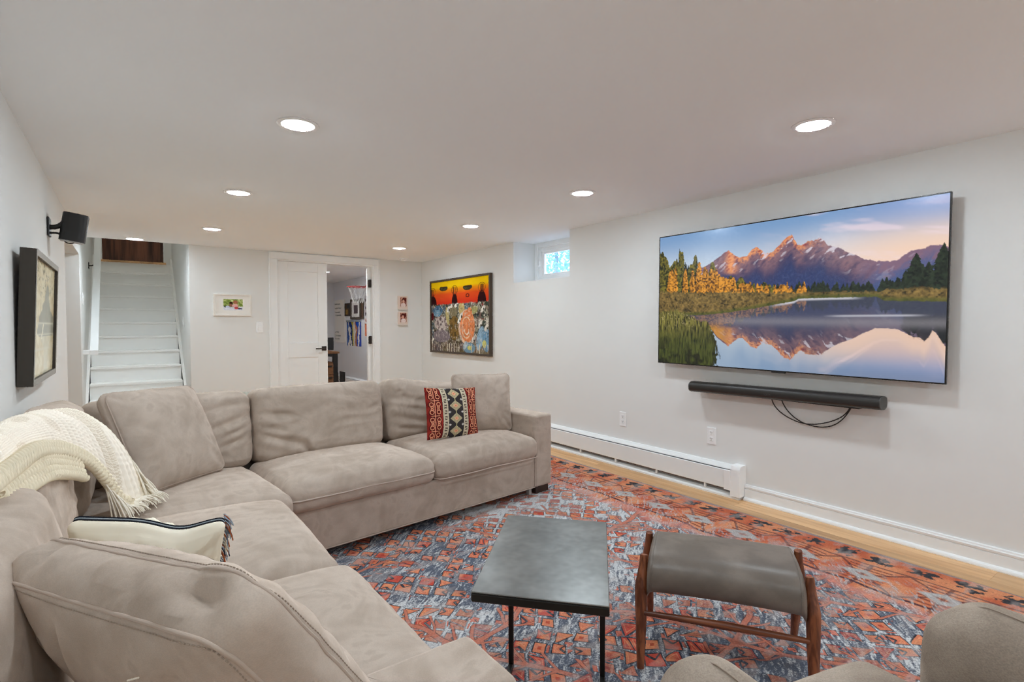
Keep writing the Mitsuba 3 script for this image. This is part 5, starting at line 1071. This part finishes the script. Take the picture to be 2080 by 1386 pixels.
# things on the office's right wall, positions along y and z
def card(name, label, categ, y0, y1, z0, z1, fn, n, fm=None, t=.02, dpt=.02):
    k = thing(name, label, categ); x = OX1
    if fm:
        part(k, 'frame', cat(bx(x - dpt, x, y0, y0 + t, z0, z1, .002), bx(x - dpt, x, y1 - t, y1, z0, z1, .002), bx(x - dpt, x, y0, y1, z0, z0 + t, .002), bx(x - dpt, x, y0, y1, z1 - t, z1, .002)), fm)
        part(k, 'backing', bx(x - dpt * .4, x, y0 + .005, y1 - .005, z0 + .005, z1 - .005), 'm_mat_white')
    w, h = y1 - y0 - 2 * (t if fm else 0), z1 - z0 - 2 * (t if fm else 0)
    m, c = pic(fn, n, n, (x - (dpt * .45 if fm else .004), (y0 + y1) / 2, (z0 + z1) / 2), (0, -1, 0), (0, 0, 1), w, h); part(k, 'print', m, 'm_print', True, color=c)
    if not fm: part(k, 'sheet', bx(x - .003, x, y0, y1, z0, z1), 'm_mat_white')
    return k
def flat(base, spots, seed, mat=0.0):
    def fn(u, v):
        c = np.broadcast_to(sl(base), u.shape + (3,)); n1 = N2(u, v, 8, 8, seed)
        c = c * (.75 + .5 * n1)[..., None]
        for (u0, u1, v0, v1, cc) in spots:
            m = ((u > u0) & (u < u1) & (v > v0) & (v < v1))[..., None]; c = np.where(m, sl(cc) * (.7 + .6 * n1)[..., None], c)
        return np.clip(c, 0, 1)
    return fn
S_ = OX1 / 3.312
card('framed_print', 'brown framed print with white mat on the office wall', 'picture frame', 9.26, 9.78, 1.29, 1.66, flat((236, 234, 230), [(.28, .72, .25, .78, (96, 84, 86))], 1), 40, 'm_frame_brown', .04, .03)
card('framed_print', 'small dark print left of the brown framed print', 'picture frame', 9.86, 10.12, 1.36, 1.60, flat((92, 74, 60), [(.1, .6, .5, .9, (150, 120, 70)), (.4, .9, .1, .4, (60, 60, 66))], 2), 20, 'm_frame_dark', .012, .02)
card('framed_print', 'brown panel just right of the white matted print', 'picture frame', 9.13, 9.25, 1.30, 1.66, flat((112, 84, 66), [], 3), 14, 'm_frame_brown', .02, .022)
def drip(u, v):
    cols = np.array([sl(q) for q in [(60, 90, 160), (226, 226, 222), (40, 60, 120), (196, 186, 90), (220, 214, 206), (180, 120, 90), (50, 90, 190), (230, 230, 230), (60, 80, 170)]])
    i = np.clip(((u + (N2(u, v, 6, 3, 4) - .5) * .35) * 9).astype(int), 0, 8); c = cols[i]
    return np.clip(c * (.75 + .5 * N2(u, v, 30, 8, 7))[..., None], 0, 1)
k = card('paint_poster', 'blue and white streaked paint poster hung on the office wall', 'poster', 9.28, 10.03, .80, 1.245, drip, 50)
part(k, 'hanger', cat(bx(OX1 - .02, OX1, 9.66, 10.05, 1.245, 1.275, .003), bx(OX1 - .02, OX1, 9.28, 9.58, 1.245, 1.275, .003)), 'm_stripe_grey')
card('photo_strip', 'narrow column of small dark photos on the office wall', 'photos', 9.02, 9.08, 1.30, 1.66, flat((226, 224, 220), [(.15, .85, .04, .2, (40, 40, 44)), (.15, .85, .4, .56, (60, 56, 56)), (.15, .85, .7, .88, (46, 42, 44))], 5), 26)
card('framed_print', 'tall blue grey print beside the open door edge', 'picture frame', 8.82, 8.98, 1.33, 1.66, flat((120, 128, 132), [(.2, .9, .4, .7, (70, 64, 58))], 6), 24, 'm_frame_white', .008, .015)
card('framed_print', 'small brown print below the hoop mount by the open door', 'picture frame', 8.82, 8.9, 1.675, 1.785, flat((120, 104, 92), [], 8), 12, 'm_frame_white', .006, .015)
card('paint_poster', 'orange drawing with wooden border near the open door', 'poster', 8.78, 9.1, .98, 1.22, flat((212, 126, 92), [(.05, .95, .02, .1, (170, 96, 70))], 9), 30, 'm_frame_white', .01, .012)
card('paint_poster', 'small round pink drawing above the orange drawing', 'poster', 8.97, 9.1, 1.225, 1.3, flat((222, 206, 196), [(.3, .7, .25, .75, (170, 110, 90))], 10), 16)
wbk = thing('whiteboard', 'pale writing board with faint handwriting on the office wall', 'whiteboard')
part(wbk, 'board', bx(OX1 - .012, OX1, 10.14, 10.74, .85, 1.68, .002), 'm_frame_white')
ink = []
rgi = random.Random(4)
for z in (1.6, 1.52, 1.44, 1.38, 1.05, .98, .92):
    y = 10.7
    while y > 10.7 - rgi.uniform(.2, .4):
        wd = rgi.uniform(.03, .07); t_ = np.linspace(0, 1, 10)
        ink.append(tube(np.c_[np.full(10, OX1 - .0135), y - wd * t_, z + .014 * np.sin(t_ * rgi.uniform(8, 16) + rgi.uniform(0, 3))], .0022, 4)); y -= wd + .02
part(wbk, 'handwriting', cat(*ink), 'm_pingrey', kind='stuff')
oh = thing('baseboard_heater', 'white baseboard heater along the office wall beside the bin', 'heater')
heater(oh, 7.2, 10.7, OX1, -1, False)

# ------------------------------------------------------------------ outside the window
struct('ground', bx(3.7, 30, -14, 26, 1.40, 1.55), 'm_ground', 'pale ground outside the basement window')
lf = np.random.default_rng(3)
def tree(x, y, h, r, label, n):
    k = thing('garden_tree', label, 'tree')
    part(k, 'trunk', tube(spline([(x, y, 1.5), (x + .05, y + .03, 1.5 + h * .4), (x, y - .05, 1.5 + h * .8)], 8), np.linspace(.06, .02, 8), 8), 'm_bark', True)
    d = lf.normal(size=(n, 3)); d /= np.linalg.norm(d, axis=1, keepdims=True); P = np.array([x, y, 1.5 + h * .62]) + d * (lf.random((n, 1)) ** .4) * [r, r, h * .5]
    a, b_ = lf.normal(size=(n, 3)), lf.normal(size=(n, 3)); a /= np.linalg.norm(a, axis=1, keepdims=True); b_ = np.cross(a, b_); b_ /= np.linalg.norm(b_, axis=1, keepdims=True); s = lf.uniform(.05, .1, (n, 1))
    Vl = np.stack([P - a * s, P + b_ * s * .5, P + a * s, P - b_ * s * .5], 1).reshape(-1, 3); i = np.arange(n) * 4
    part(k, 'foliage', M(Vl, np.vstack([np.stack([i, i + 1, i + 2], 1), np.stack([i, i + 2, i + 3], 1)])), 'm_leaf', kind='stuff')
tree(9.0, 10.5, 4.0, 1.7, 'pale leafy tree outside, left in the window pane', 2600); tree(12.6, 13.6, 5.0, 2.2, 'larger leafy tree outside, filling the window pane', 3200); tree(8.2, 7.6, 3.4, 1.2, 'leafy tree outside, right in the window pane', 2200)
